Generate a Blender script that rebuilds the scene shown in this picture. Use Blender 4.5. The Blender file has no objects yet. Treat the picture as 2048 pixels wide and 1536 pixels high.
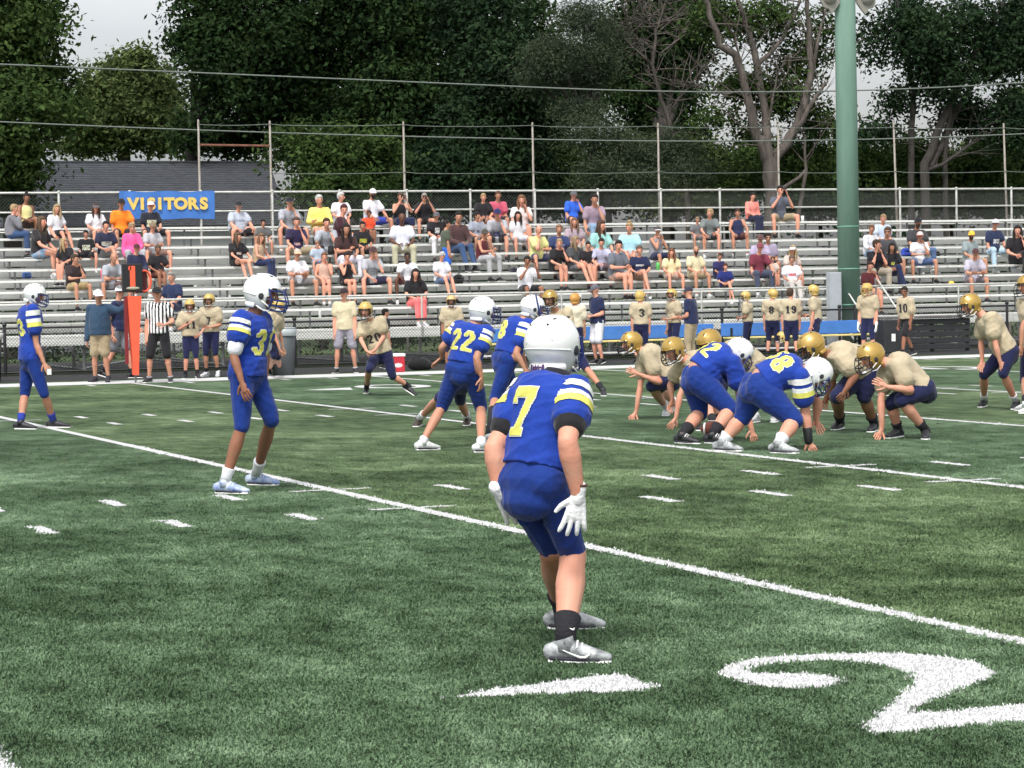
import bpy, bmesh, math, random
import numpy as np
from mathutils import Vector, Matrix
from mathutils.bvhtree import BVHTree
import mathutils.geometry as mgeo

random.seed(7); rng = np.random.default_rng(7)
sc = bpy.context.scene
COL = sc.collection

# ------------------------------------------------------------------ camera, sky, sun, exposure
FPX, YAW, PITCH, ROLL = 5210.8, -.3639, -.0353, -.0191
CP = Vector((-6.0271, -1.6412, 1.5543))
def _axes():
    c, s = math.cos(YAW), math.sin(YAW); cp, sp = math.cos(PITCH), math.sin(PITCH)
    fw = Vector((-s*cp, c*cp, sp)); r = Vector((c, s, 0)); u = r.cross(fw)
    cr, sr = math.cos(ROLL), math.sin(ROLL)
    return r*cr+u*sr, -r*sr+u*cr, fw
CR, CU, CF = _axes()
cam_data = bpy.data.cameras.new('camera'); cam_data.sensor_width = 36; cam_data.lens = FPX/2048*36
cam_data.clip_start = .1; cam_data.clip_end = 3000
cam = bpy.data.objects.new('camera', cam_data); COL.objects.link(cam); sc.camera = cam
cam.matrix_world = Matrix(((CR.x, CU.x, -CF.x, CP.x), (CR.y, CU.y, -CF.y, CP.y), (CR.z, CU.z, -CF.z, CP.z), (0, 0, 0, 1)))

SUN_EL, SUN_AZ = math.radians(56), math.radians(215)      # azimuth of the sun seen from the field, clockwise from +Y
world = bpy.data.worlds.new("World"); sc.world = world; world.use_nodes = True
wn = world.node_tree.nodes; wl = world.node_tree.links; wn.clear()
wo = wn.new('ShaderNodeOutputWorld'); wb = wn.new('ShaderNodeBackground')
sky = wn.new('ShaderNodeTexSky'); sky.sky_type = 'NISHITA'; sky.sun_disc = False
sky.sun_elevation = SUN_EL; sky.sun_rotation = SUN_AZ; sky.air_density = 1.0; sky.dust_density = 4.0; sky.ozone_density = 1.0
hs = wn.new('ShaderNodeHueSaturation'); hs.inputs['Saturation'].default_value = .16; hs.inputs['Value'].default_value = 1.5
tc = wn.new('ShaderNodeTexCoord'); mp = wn.new('ShaderNodeMapping'); mp.inputs['Scale'].default_value = (1, 1, 3.2)
cn = wn.new('ShaderNodeTexNoise'); cn.inputs['Scale'].default_value = 2.6; cn.inputs['Detail'].default_value = 6; cn.inputs['Roughness'].default_value = .55
cr_ = wn.new('ShaderNodeValToRGB'); cr_.color_ramp.elements[0].position = .35; cr_.color_ramp.elements[0].color = (.80, .82, .85, 1)
cr_.color_ramp.elements[1].position = .7; cr_.color_ramp.elements[1].color = (1.08, 1.07, 1.05, 1)
mx = wn.new('ShaderNodeMix'); mx.data_type = 'RGBA'; mx.blend_type = 'MULTIPLY'; mx.inputs['Factor'].default_value = 1
wl.new(sky.outputs['Color'], hs.inputs['Color']); wl.new(tc.outputs['Generated'], mp.inputs['Vector']); wl.new(mp.outputs['Vector'], cn.inputs['Vector'])
wl.new(cn.outputs['Fac'], cr_.inputs['Fac']); wl.new(hs.outputs['Color'], mx.inputs[6]); wl.new(cr_.outputs['Color'], mx.inputs[7])
wl.new(mx.outputs[2], wb.inputs['Color']); wb.inputs['Strength'].default_value = .12; wl.new(wb.outputs[0], wo.inputs[0])
sd = bpy.data.lights.new('sun', 'SUN'); sd.energy = 1.5; sd.angle = math.radians(11); sd.color = (1, .965, .91)
sun = bpy.data.objects.new('sun', sd); COL.objects.link(sun)
sdir = Vector((math.sin(SUN_AZ)*math.cos(SUN_EL), math.cos(SUN_AZ)*math.cos(SUN_EL), math.sin(SUN_EL)))
sun.rotation_euler = sdir.to_track_quat('Z', 'Y').to_euler(); sun.location = (0, 20, 30)
sc.view_settings.view_transform = 'Standard'; sc.view_settings.look = 'None'
sc.view_settings.gamma = 1; sc.view_settings.use_curve_mapping = False; sc.view_settings.exposure = 0.58

# ------------------------------------------------------------------ places from the survey of the pitch
def ray(x, y): return CF + CR*((x-1024)/FPX) - CU*((y-768)/FPX)
def ground(x, y, z=0.):
    d = ray(x, y); t = (z-CP.z)/d.z; return CP+d*t
def at_y(x, y, Y):
    d = ray(x, y); t = (Y-CP.y)/d.y; return CP+d*t
def at_d(x, y, D): return CP+ray(x, y)*D
def depth(p): return (Vector(p)-CP).dot(CF)
FH = Vector((CF.x, CF.y, 0)).normalized(); RH = Vector((FH.y, -FH.x, 0)); ZU = Vector((0, 0, 1))
def az(a, pitch=0.):            # 0 looks at the camera side, 90 to the right of the view, 180 away
    a = math.radians(a); p = math.radians(pitch)
    d = -FH*math.cos(a)+RH*math.sin(a); return d*math.cos(p)-ZU*math.sin(p)

# ------------------------------------------------------------------ materials
MATS = {}
def mat(name, c, rough=.7, metal=0., bump=0., bscale=60., var=0., vscale=4., c2=None, spec=.5, coat=0., sheen=0., wear=None, coords='Object', stretch=None):
    if name in MATS: return MATS[name]
    m = bpy.data.materials.new(name); m.use_nodes = True; MATS[name] = m
    n = m.node_tree.nodes; l = m.node_tree.links; b = n['Principled BSDF']
    b.inputs['Base Color'].default_value = (*c, 1); b.inputs['Roughness'].default_value = rough; b.inputs['Metallic'].default_value = metal
    b.inputs['Specular IOR Level'].default_value = spec; b.inputs['Coat Weight'].default_value = coat; b.inputs['Sheen Weight'].default_value = sheen
    t = n.new('ShaderNodeTexCoord'); vec = t.outputs[coords]
    if stretch:
        mpn = n.new('ShaderNodeMapping'); mpn.inputs['Scale'].default_value = stretch; l.new(vec, mpn.inputs['Vector']); vec = mpn.outputs['Vector']
    if var > 0 or c2:
        q = n.new('ShaderNodeTexNoise'); q.inputs['Scale'].default_value = vscale; q.inputs['Detail'].default_value = 5; q.inputs['Roughness'].default_value = .6
        l.new(vec, q.inputs['Vector'])
        r = n.new('ShaderNodeValToRGB'); r.color_ramp.elements[0].position = .32; r.color_ramp.elements[1].position = .68
        if c2: a0, a1 = c, c2
        else: a0, a1 = [x*(1-var) for x in c], [min(1, x*(1+var)) for x in c]
        r.color_ramp.elements[0].color = (*a0, 1); r.color_ramp.elements[1].color = (*a1, 1)
        l.new(q.outputs['Fac'], r.inputs['Fac']); l.new(r.outputs['Color'], b.inputs['Base Color'])
    if bump > 0:
        q = n.new('ShaderNodeTexNoise'); q.inputs['Scale'].default_value = bscale; q.inputs['Detail'].default_value = 4; l.new(vec, q.inputs['Vector'])
        bp = n.new('ShaderNodeBump'); bp.inputs['Strength'].default_value = bump; bp.inputs['Distance'].default_value = .02
        l.new(q.outputs['Fac'], bp.inputs['Height']); l.new(bp.outputs['Normal'], b.inputs['Normal'])
    return m
def cloth(c, fine=True):
    k = 'cloth_%.3f_%.3f_%.3f' % tuple(c)
    return mat(k, c, .85, bump=.55, bscale=16, var=.10, vscale=9, spec=.25, sheen=.15)
def skin(c): return mat('skin_%.3f_%.3f_%.3f' % tuple(c), c, .55, bump=.15, bscale=60, c2=(min(1, c[0]*1.12), c[1]*.88, c[2]*.84), vscale=9, spec=.35)
def hairm(c): return mat('hair_%.3f_%.3f_%.3f' % tuple(c), c, .6, bump=.9, bscale=120, var=.35, vscale=60, spec=.35, stretch=(1, 1, .12))

# ------------------------------------------------------------------ object helpers
def tag(o, label=None, cat=None, group=None, kind=None):
    if label: o['label'] = label
    if cat: o['category'] = cat
    if group: o['group'] = group
    if kind: o['kind'] = kind
    return o
def empty(name, loc, label, cat, group=None, rz=0.):
    o = bpy.data.objects.new(name, None); o.empty_display_size = .2; COL.objects.link(o); o.location = loc; o.rotation_euler.z = rz
    return tag(o, label, cat, group)
def mesh_np(name, v, f, mats=None, mi=None, smooth=True):
    """v (N,3), f list of tuples or (M,4) array"""
    me = bpy.data.meshes.new(name)
    v = np.asarray(v, np.float32)
    if isinstance(f, np.ndarray):
        k = f.shape[1]; M = len(f)
        me.vertices.add(len(v)); me.vertices.foreach_set('co', v.ravel())
        me.loops.add(M*k); me.loops.foreach_set('vertex_index', f.astype(np.int32).ravel())
        me.polygons.add(M); me.polygons.foreach_set('loop_start', np.arange(0, M*k, k, dtype=np.int32))
        me.update(calc_edges=True)
    else: me.from_pydata([tuple(x) for x in v], [], f)
    for m in (mats or []): me.materials.append(m)
    if mi is not None: me.polygons.foreach_set('material_index', np.asarray(mi, np.int32))
    me.polygons.foreach_set('use_smooth', np.full(len(me.polygons), smooth))
    me.validate(clean_customdata=False); me.update()
    return me
def link(name, me, parent=None, loc=None, rz=0.):
    o = bpy.data.objects.new(name, me); COL.objects.link(o)
    if parent is not None: o.parent = parent
    if loc is not None: o.location = loc
    if rz: o.rotation_euler.z = rz
    return o

class G:
    """collects closed shells (boxes, tubes, ellipsoids) into one mesh"""
    def __init__(s): s.v = []; s.f = []; s.n = 0; s.mi = []
    def add(s, v, f, mi=0):
        v = np.asarray(v, float); s.v.append(v)
        for q in f: s.f.append(tuple(i+s.n for i in q)); s.mi.append(mi)
        s.n += len(v); return s
    def box(s, c, d, ax=None, mi=0, bev=0.):
        c = np.array(c, float); hx, hy, hz = np.array(d)/2
        A = np.eye(3) if ax is None else np.array(ax, float)
        if bev > 0:
            e = bev; P = []
            for sx in (-1, 1):
                for sy in (-1, 1):
                    for sz in (-1, 1):
                        P += [(sx*hx, sy*(hy-e), sz*(hz-e)), (sx*(hx-e), sy*hy, sz*(hz-e)), (sx*(hx-e), sy*(hy-e), sz*hz)]
            idx = lambda sx, sy, sz, k: ((sx*2+sy)*2+sz)*3+k
            F = []
            F += [tuple(idx(1, *q, 0) for q in ((0, 0), (1, 0), (1, 1), (0, 1))), tuple(idx(0, *q, 0) for q in ((0, 1), (1, 1), (1, 0), (0, 0)))]
            F += [tuple(idx(q[0], 1, q[1], 1) for q in ((0, 0), (0, 1), (1, 1), (1, 0))), tuple(idx(q[0], 0, q[1], 1) for q in ((0, 0), (1, 0), (1, 1), (0, 1)))]
            F += [tuple(idx(*q, 1, 2) for q in ((0, 0), (1, 0), (1, 1), (0, 1))), tuple(idx(*q, 0, 2) for q in ((0, 1), (1, 1), (1, 0), (0, 0)))]
            for a in (0, 1):
                for b in (0, 1):
                    F += [(idx(0, a, b, 1), idx(0, a, b, 2), idx(1, a, b, 2), idx(1, a, b, 1)), (idx(a, 0, b, 0), idx(a, 0, b, 2), idx(a, 1, b, 2), idx(a, 1, b, 0)),
                          (idx(a, b, 0, 0), idx(a, b, 0, 1), idx(a, b, 1, 1), idx(a, b, 1, 0))]
                    for k in (0, 1): F.append((idx(a, b, k, 0), idx(a, b, k, 1), idx(a, b, k, 2)))
            v = c+np.array(P) @ A; return s.add(v, F, mi)
        P = np.array([(x, y, z) for x in (-hx, hx) for y in (-hy, hy) for z in (-hz, hz)])
        return s.add(c+P @ A, [(0, 1, 3, 2), (4, 6, 7, 5), (0, 4, 5, 1), (2, 3, 7, 6), (0, 2, 6, 4), (1, 5, 7, 3)], mi)
    def tube(s, pts, ra, rb=None, xd=None, n=8, cap=True, mi=0):
        P = np.array([tuple(p) for p in pts], float); k = len(P)
        ra = np.full(k, ra) if np.isscalar(ra) else np.array(ra, float)
        rb = ra if rb is None else (np.full(k, rb) if np.isscalar(rb) else np.array(rb, float))
        T = np.gradient(P, axis=0) if k > 2 else np.array([P[1]-P[0]]*2)
        T /= np.maximum(np.linalg.norm(T, axis=1, keepdims=True), 1e-9)
        if xd is None:
            r = np.array([0, 0, 1.]) if abs(T[0][2]) < .9 else np.array([1., 0, 0]); X = []
            for t in T:
                r = r-t*(r@t); r /= np.linalg.norm(r); X.append(r.copy())
            X = np.array(X)
        else:
            xd = np.array([tuple(q) for q in xd], float) if np.ndim(xd[0]) or isinstance(xd[0], Vector) else np.tile(np.array(tuple(xd), float), (k, 1))
            X = xd-T*np.sum(xd*T, axis=1, keepdims=True); X /= np.maximum(np.linalg.norm(X, axis=1, keepdims=True), 1e-9)
        Y = np.cross(T, X)
        if cap:
            def ext(i, sg):
                r = min(ra[i], rb[i]); return [(P[i]+sg*T[i]*r*.5, .87, i), (P[i]+sg*T[i]*r*.87, .5, i)]
            A = ext(0, -1)[::-1]; B = ext(k-1, 1); seq = A+[(P[i], 1., i) for i in range(k)]+B
            poles = (P[0]-T[0]*min(ra[0], rb[0]), P[-1]+T[-1]*min(ra[-1], rb[-1]))
        else: seq = [(P[i], 1., i) for i in range(k)]; poles = (P[0], P[-1])
        th = np.arange(n)*2*math.pi/n; cs, sn = np.cos(th)[:, None], np.sin(th)[:, None]
        V = [p+m*(cs*X[i]*ra[i]+sn*Y[i]*rb[i]) for p, m, i in seq]; K = len(seq)
        V = np.concatenate(V+[np.array([poles[0]]), np.array([poles[1]])]); F = []
        for a in range(K-1):
            for b in range(n):
                c = (b+1) % n; F.append((a*n+b, a*n+c, (a+1)*n+c, (a+1)*n+b))
        for b in range(n):
            c = (b+1) % n; F.append((K*n, c, b)); F.append((K*n+1, (K-1)*n+b, (K-1)*n+c))
        return s.add(V, F, mi)
    def ell(s, c, r, ax=None, n=10, m=7, mi=0):
        c = np.array(tuple(c), float); A = np.eye(3) if ax is None else np.array([tuple(q) for q in ax], float)
        V = [(0, 0, 1.)]
        for i in range(1, m):
            p = math.pi*i/m
            for j in range(n):
                t = 2*math.pi*j/n; V.append((math.sin(p)*math.cos(t), math.sin(p)*math.sin(t), math.cos(p)))
        V.append((0, 0, -1.)); F = []
        for j in range(n):
            F.append((0, 1+j, 1+(j+1) % n)); b = 1+(m-2)*n; F.append((len(V)-1, b+(j+1) % n, b+j))
        for i in range(m-2):
            for j in range(n):
                a = 1+i*n; b = a+n; F.append((a+j, b+j, b+(j+1) % n, a+(j+1) % n))
        return s.add(c+(np.array(V)*np.array(r)) @ A, F, mi)
    def arr(s): return np.concatenate(s.v)
    def build(s, name, mats, parent=None, loc=None, smooth=False, rz=0., origin=None):
        v = s.arr()
        if origin is not None: v = v-np.array(tuple(origin))
        if not isinstance(mats, (list, tuple)): mats = [mats]
        me = mesh_np(name, v, s.f, mats, s.mi, smooth); return link(name, me, parent, loc, rz)

def flat_poly(name, pts, m, z, kind='structure', parent=None, label=None):
    """ground paint: polygon with its outline, z above the turf"""
    P = [Vector((p[0], p[1], 0)) for p in pts]
    tris = mgeo.tessellate_polygon([P])
    me = mesh_np(name, [(p.x, p.y, z) for p in P], [tuple(t) for t in tris], [m], smooth=False)
    if me.polygons and me.polygons[0].normal.z < 0: me.flip_normals()
    o = link(name, me, parent); tag(o, label, kind=kind); return o

# ------------------------------------------------------------------ pitch
def turf_material(name='artificial_turf', gain=1.):
    m = bpy.data.materials.new(name); m.use_nodes = True; n = m.node_tree.nodes; l = m.node_tree.links; b = n['Principled BSDF']
    g = n.new('ShaderNodeNewGeometry'); pos = g.outputs['Position']
    def noise(scale, det=4, st=None, rough=.6):
        q = n.new('ShaderNodeTexNoise'); q.inputs['Scale'].default_value = scale; q.inputs['Detail'].default_value = det; q.inputs['Roughness'].default_value = rough
        v = pos
        if st:
            k = n.new('ShaderNodeMapping'); k.inputs['Scale'].default_value = st; k.inputs['Rotation'].default_value = (0, 0, .35); l.new(pos, k.inputs['Vector']); v = k.outputs['Vector']
        l.new(v, q.inputs['Vector']); return q.outputs['Fac']
    def math_(op, a, c):
        k = n.new('ShaderNodeMath'); k.operation = op
        for i, x in enumerate((a, c)):
            if isinstance(x, (int, float)): k.inputs[i].default_value = x
            else: l.new(x, k.inputs[i])
        return k.outputs[0]
    a = noise(.55, 5, (1, .8, 1)); c = noise(3.2, 5, (1.25, .7, 1)); f = noise(150, 2); mid = noise(26, 3, (1.0, .6, 1))
    s1 = math_('ADD', math_('MULTIPLY', a, .42), math_('MULTIPLY', c, .34)); s1 = math_('ADD', s1, math_('MULTIPLY', mid, .16)); s1 = math_('ADD', s1, math_('MULTIPLY', f, .08))
    r = n.new('ShaderNodeValToRGB'); e = r.color_ramp.elements
    e[0].position = .42; e[0].color = (.034*gain, .060*gain, .030*gain, 1); e[1].position = .62; e[1].color = (.19*gain, .265*gain, .172*gain, 1)
    k = e.new(.52); k.color = (.090*gain, .142*gain, .080*gain, 1)
    l.new(s1, r.inputs['Fac'])
    # each five-yard panel was laid with its nap the other way
    sx = n.new('ShaderNodeSeparateXYZ'); l.new(pos, sx.inputs[0])
    md = math_('PINGPONG', sx.outputs['X'], 4.572); st = math_('FLOOR', math_('DIVIDE', sx.outputs['X'], 4.572), 0.)
    par = math_('MODULO', math_('ABSOLUTE', st, 0.), 2.)
    mxx = n.new('ShaderNodeMix'); mxx.data_type = 'RGBA'; mxx.blend_type = 'MULTIPLY'; l.new(par, mxx.inputs[0]); l.new(r.outputs['Color'], mxx.inputs[6]); mxx.inputs[7].default_value = (.98, .99, .95, 1)
    mx2 = n.new('ShaderNodeMix'); mx2.data_type = 'RGBA'; mx2.blend_type = 'MULTIPLY'; l.new(math_('SUBTRACT', 1., par), mx2.inputs[0]); l.new(mxx.outputs[2], mx2.inputs[6]); mx2.inputs[7].default_value = (1.08, 1.03, .88, 1)
    l.new(mx2.outputs[2], b.inputs['Base Color']); b.inputs['Roughness'].default_value = .9; b.inputs['Specular IOR Level'].default_value = .15
    bp = n.new('ShaderNodeBump'); bp.inputs['Strength'].default_value = .9; bp.inputs['Distance'].default_value = .03
    l.new(math_('ADD', math_('MULTIPLY', f, .6), mid), bp.inputs['Height']); l.new(bp.outputs['Normal'], b.inputs['Normal'])
    return m
M_TURF = turf_material(); M_FIBRE = turf_material('turf_fibre', 1.7)
M_PAINT = mat('white_turf_paint', (.64, .64, .64), .9, bump=1., bscale=120, var=.12, vscale=40, spec=.1, coords='Object')
M_GRASS = mat('rough_grass', (.035, .065, .018), .95, bump=1, bscale=30, c2=(.09, .13, .045), vscale=1.3)
M_RUBBER = mat('black_rubber', (.012, .012, .013), .8, bump=.5, bscale=40, var=.3, vscale=3)
YD = .9144
def sheet(name, x0, x1, y0, y1, z, m):
    o = link(name, mesh_np(name, [(x0, y0, z), (x1, y0, z), (x1, y1, z), (x0, y1, z)], [(0, 1, 2, 3)], [m], smooth=False)); return tag(o, kind='structure')
sheet('ground', -900, 1200, -700, 1500, -.02, M_GRASS)
sheet('turf_field', -60, 90, -20, 48.3, 0, M_TURF)
sheet('rubber_path', -60, 90, 48.3, 52.3, .004, M_RUBBER)
sheet('gravel_ground', -60, 90, 57.0, 64.0, -.012, mat('gravel', (.05, .05, .055), .95, bump=1, bscale=60, var=.4, vscale=20))
NEARY, R2, R1, R4, R3, SL = 0., 16.256, 18.29, 30.30, 32.35, 45.85
LINES = []   # paint polygons: for the tufts
def paint(name, pts, z=.004):
    o = flat_poly(name, pts, M_PAINT, z); LINES.append([(p[0], p[1]) for p in pts]); return o
for i in range(-2, 9):
    x = i*5*YD; paint('yard_line', [(x-.055, -.5), (x+.055, -.5), (x+.055, SL), (x-.055, SL)])
for Y in (R2, R1, R3, R4):
    for i in range(-2, 9):
        x = i*5*YD
        for sx in (-1, 1): paint('hash_mark', [(x+sx*.058, Y-.04), (x+sx*.33, Y-.04), (x+sx*.33, Y+.04), (x+sx*.058, Y+.04)][::sx])
    s = -1 if Y in (R2, R1) else 1
    for i in range(-8, 34):
        if i % 5: x = i*YD; a, b = sorted((Y, Y+s*.61)); paint('hash_mark', [(x-.05, a), (x+.05, a), (x+.05, b), (x-.05, b)])
for i in range(-8, 40):
    if i % 5: x = i*YD; paint('hash_mark', [(x-.05, SL-.9), (x+.05, SL-.9), (x+.05, SL-.3), (x-.05, SL-.3)])
paint('sideline', [(-60, SL), (90, SL), (90, 47.62), (-60, 47.62)])
DIG2 = [(270,425),(330,385),(450,350),(600,333),(800,322),(1000,315),(1200,312),(1400,318),(1600,335),(1750,360),(1850,400),(1880,430),(1830,470),(1700,520),(1560,570),(1440,620),(1390,658),
        (1600,650),(1800,630),(2048,610),(2330,588),(2420,670),(2048,707),(1600,750),(1400,770),(1200,785),(1100,742),(1200,670),(1330,560),(1400,497),(1402,465),(1380,432),(1300,400),(1200,376),(1050,362),(900,358),
        (750,362),(600,375),(500,390),(462,410),(478,428),(600,432),(750,430),(900,440),(1020,475),(950,505),(800,520),(650,515),(500,505),(380,470),(300,448)]
paint('yard_number', [tuple(ground(1340+x/2.893, 1200+y/2.893))[:2] for x, y in DIG2])
paint('direction_arrow', [tuple(ground(x, y))[:2] for x, y in [(888,1398),(990,1380),(1100,1367),(1200,1352),(1245,1352),(1290,1366),(1321,1377),(1255,1387),(1080,1391)]])
def ring(cx, cy, a, b, w):
    N = 20; o = []; 
    for i in range(N):
        t0, t1 = 2*math.pi*i/N, 2*math.pi*(i+1)/N
        o.append([(cx+math.cos(t0)*a, cy+math.sin(t0)*b), (cx+math.cos(t1)*a, cy+math.sin(t1)*b), (cx+math.cos(t1)*(a-w), cy+math.sin(t1)*(b-w)), (cx+math.cos(t0)*(a-w), cy+math.sin(t0)*(b-w))])
    v = []; f = []
    for q in o: f.append(tuple(range(len(v), len(v)+4))[::-1]); v += [(x, y, .004) for x, y in q]
    ob = link('yard_number', mesh_np('yard_number', v, f, [M_PAINT], smooth=False)); return tag(ob, kind='structure')
p = ground(785, 773); ring(p.x, p.y, .61, .95, .26)
p = ground(1897, 736); ring(p.x, p.y, .61, .95, .26)
paint('direction_arrow', [tuple(ground(x, y))[:2] for x, y in [(608, 780.5), (700, 775.5), (706, 780)]])
# ------------------------------------------------------------------ metal, paint
M_ALU = mat('aluminium_plank', (.66, .66, .63), .45, metal=.15, bump=.25, bscale=5, var=.10, vscale=1.5, stretch=(.3, 6, 6))
M_GALV = mat('galvanised_steel', (.50, .50, .47), .5, metal=.4, var=.18, vscale=9, bump=.1)
M_FRAME = mat('bleacher_steel', (.16, .165, .17), .55, metal=.3, var=.2, vscale=5)
M_BLACK = mat('black_vinyl', (.012, .012, .014), .45, bump=.1)
M_DARK = mat('dark_plastic', (.022, .023, .026), .5, bump=.15, bscale=12, var=.2)
M_WHITE = mat('white_plastic', (.78, .78, .76), .4, var=.04)
M_BLUE = mat('blue_vinyl', (.045, .16, .48), .55, bump=.3, bscale=4, var=.12, vscale=3)
M_YEL = mat('yellow_board', (.62, .52, .20), .6, var=.1)
M_GREEN = mat('green_pole_paint', (.105, .195, .15), .75, bump=.2, bscale=12, c2=(.155, .26, .205), vscale=1.2, stretch=(3, 3, .35))
M_ORANGE = mat('orange_vinyl', (.85, .11, .05), .5, bump=.25, bscale=6, var=.08)
M_RED = mat('red_plastic', (.42, .02, .035), .35, var=.05)

# ------------------------------------------------------------------ bleachers
FY, DECK, RISE, TREAD, NR = 53.5, .81, .25, .66, 9
X0, X1 = -3.9, 37.2
BAY = 1.524
def row_y(k): return FY+1.35+TREAD*(k-1)      # front edge of footboard k (k >= 1)
def row_z(k): return DECK+RISE*k
def seat_y(k): return row_y(k)+.50 if k else FY+1.12
BL = empty('bleachers', (0, FY, 0), 'long aluminium bleachers with stepped plank seats behind the far sideline', 'bleachers')
def put(name, me, x, y, z, par=BL):
    o = link(name, me, par, (x, y-(FY if par is BL else 0), z)); return o
L3 = BAY*3
def plank(w, t, L=L3-.014, grooves=True):
    g = G(); g.box((L/2, 0, 0), (L, w, t), bev=.004)
    if grooves:
        for k in range(4): g.box((L/2, -w/2+w*(k+.5)/4, t/2+.0015), (L, w/4-.012, .005))
    g2 = G(); g2.v = g.v; g2.f = g.f; g2.n = g.n; g2.mi = g.mi
    return mesh_np('plank', g2.arr(), g2.f, [M_ALU], smooth=False)
me_seat, me_foot, = plank(.24, .05), plank(.245, .04)
g = G(); g.box((L3/2-.007, 0, .012), (L3-.014, .03, .175), bev=.004)
for dz in (-.045, .015, .075): g.box((L3/2-.007, -.0165, dz), (L3-.014, .006, .012))
me_riser = mesh_np('riser', g.arr(), g.f, [M_ALU], smooth=False)
g = G(); g.box((L3/2-.007, 0, 0), (L3-.014, .035, .215), bev=.004)
for dz in (-.07, .07): g.box((L3/2-.007, -.019, dz), (L3-.014, .006, .014))
me_fascia = mesh_np('fascia', g.arr(), g.f, [M_ALU], smooth=False)
g = G(); g.box((0, .0, .20), (.032, .05, .38)); g.box((0, 0, .39), (.035, .20, .012)); g.box((0, 0, .005), (.04, .10, .01))
me_brk = mesh_np('bracket', g.arr(), g.f, [M_FRAME], smooth=False)
nseg = int((X1-X0)/L3)
for k in range(0, NR):
    for s in range(nseg):
        x = X0+s*L3+(k % 3)*0
        sp = put('seat_board', me_seat, x, seat_y(k), row_z(k)+.43)
        if k:
            put('footboard', me_foot, x, row_y(k)+.13, row_z(k)-.02)
            put('riser_board', me_riser, x, row_y(k)+.03, row_z(k)-.128)
        else:
            put('fascia_board', me_fascia, x, FY, DECK-.11)
            for q in range(4): put('walkway_board', me_foot, x, FY+.16+q*.27, DECK-.02)
for k in range(0, NR):
    for s in range(nseg*3):
        put('seat_bracket', me_brk, X0+BAY*(s+.5), seat_y(k), row_z(k)+.002)
# frames under the seats
g = G()
top = FY+1.35+TREAD*(NR-1)+.5
def bar(g, a, b, w): g.tube([a, b], w, n=4, cap=False)
bar(g, (0, .15, .02), (0, .15, DECK-.24), .035); bar(g, (0, 1.3, .02), (0, 1.3, DECK-.06), .035); bar(g, (0, top-FY-2.4, .02), (0, top-FY-2.4, row_z(NR-5)-.05), .035); bar(g, (0, top-FY, .02), (0, top-FY, row_z(NR-1)-.05), .04)
bar(g, (0, .05, DECK-.26), (0, 1.35, DECK-.1), .03); bar(g, (0, 1.35, DECK-.05), (0, top-FY, row_z(NR-1)-.30), .035); bar(g, (0, .1, .08), (0, top-FY, .08), .03); bar(g, (0, .15, .1), (0, top-FY-2.4, 1.3), .025); bar(g, (0, top-FY, .1), (0, top-FY-2.4, 1.5), .025)
me_fr = mesh_np('frame', g.arr(), g.f, [M_FRAME], smooth=False)
for s in range(0, nseg*3+1, 2): put('support_frame', me_fr, X0+BAY*s+.02, FY, 0)
g = G(); bar(g, (0, .15, .10), (BAY*2, .15, DECK-.28), .022); bar(g, (0, .15, DECK-.28), (BAY*2, .15, .10), .022)
me_br = mesh_np('brace', g.arr(), g.f, [M_FRAME], smooth=False)
for s in range(0, nseg*3, 6): put('cross_brace', me_br, X0+BAY*s, FY, 0)
# front guard rail
g = G(); g.tube([(0, 0, 0), (0, 0, .93)], .024, n=8)
me_post = mesh_np('post', g.arr(), g.f, [M_GALV])
railx = [at_y(px, 590, FY-.06).x for px in (-15, 265, 553, 843, 1123, 1403, 1660, 1917, 2160)]
for x in railx: put('rail_post', me_post, x, FY-.06, .60)
g = G(); g.tube([(X0, 0, 0), (X1, 0, 0)], .024, n=8); o = put('guard_rail', mesh_np('rail', g.arr(), g.f, [M_GALV]), 0, FY-.06, 1.53)
# back guard: posts, rails and chain link
BY = top+.42
def chain(name, xa, xb, za, zb, y, par, m, step, r, oy):
    H = zb-za; v = []; f = []
    for sg in (1, -1):
        n = int((xb-xa+H)/step)
        for i in range(n):
            a = xa-H+i*step if sg > 0 else xa+i*step
            p, q = (a, za), (a+sg*H, zb)
            t0, t1 = 0., 1.
            if sg > 0:
                if a < xa: t0 = (xa-a)/H
                if a+H > xb: t1 = (xb-a)/H
            else:
                if a > xb: t0 = (a-xb)/H
                if a-H < xa: t1 = (a-xa)/H
            if t0 >= t1: continue
            x0_, z0_, x1_, z1_ = p[0]+(q[0]-p[0])*t0, za+H*t0, p[0]+(q[0]-p[0])*t1, za+H*t1
            b = len(v); yy = y+(.0 if sg > 0 else r*2.1)
            for (xx, zz) in ((x0_, z0_), (x1_, z1_)): v += [(xx-r*1.4, yy, zz), (xx, yy-r, zz), (xx+r*1.4, yy, zz)]
            f += [(b, b+1, b+4, b+3), (b+1, b+2, b+5, b+4)]
    v = np.array(v)-np.array((0, oy, 0)); o = link(name, mesh_np(name, v, f, [m], smooth=False), par); o['kind'] = 'stuff'; return o
BF = empty('back_fence', (0, BY, 0), 'galvanised chain link guard fence with pipe rails along the top of the bleachers', 'fence')
pxs = [-20, 118, 260, 402, 545, 680, 814, 941, 1070, 1196, 1322, 1440, 1557, 1677, 1800, 1913, 2023, 2130]
g = G(); g.tube([(0, 0, 2.3), (0, 0, 4.15)], .032, n=8); g.ell((0, 0, 4.18), (.045, .045, .03), n=8, m=5); me_bp = mesh_np('post', g.arr(), g.f, [M_GALV])
for px in pxs: put('fence_post', me_bp, at_y(px, 415, BY).x, 0, 0, BF)
for z, r in ((4.15, .03), (3.68, .026), (3.20, .024)):
    g = G(); g.tube([(X0, 0, z), (X1+4, 0, z)], r, n=8); g.build('fence_rail', M_GALV, BF, smooth=True)
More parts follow.
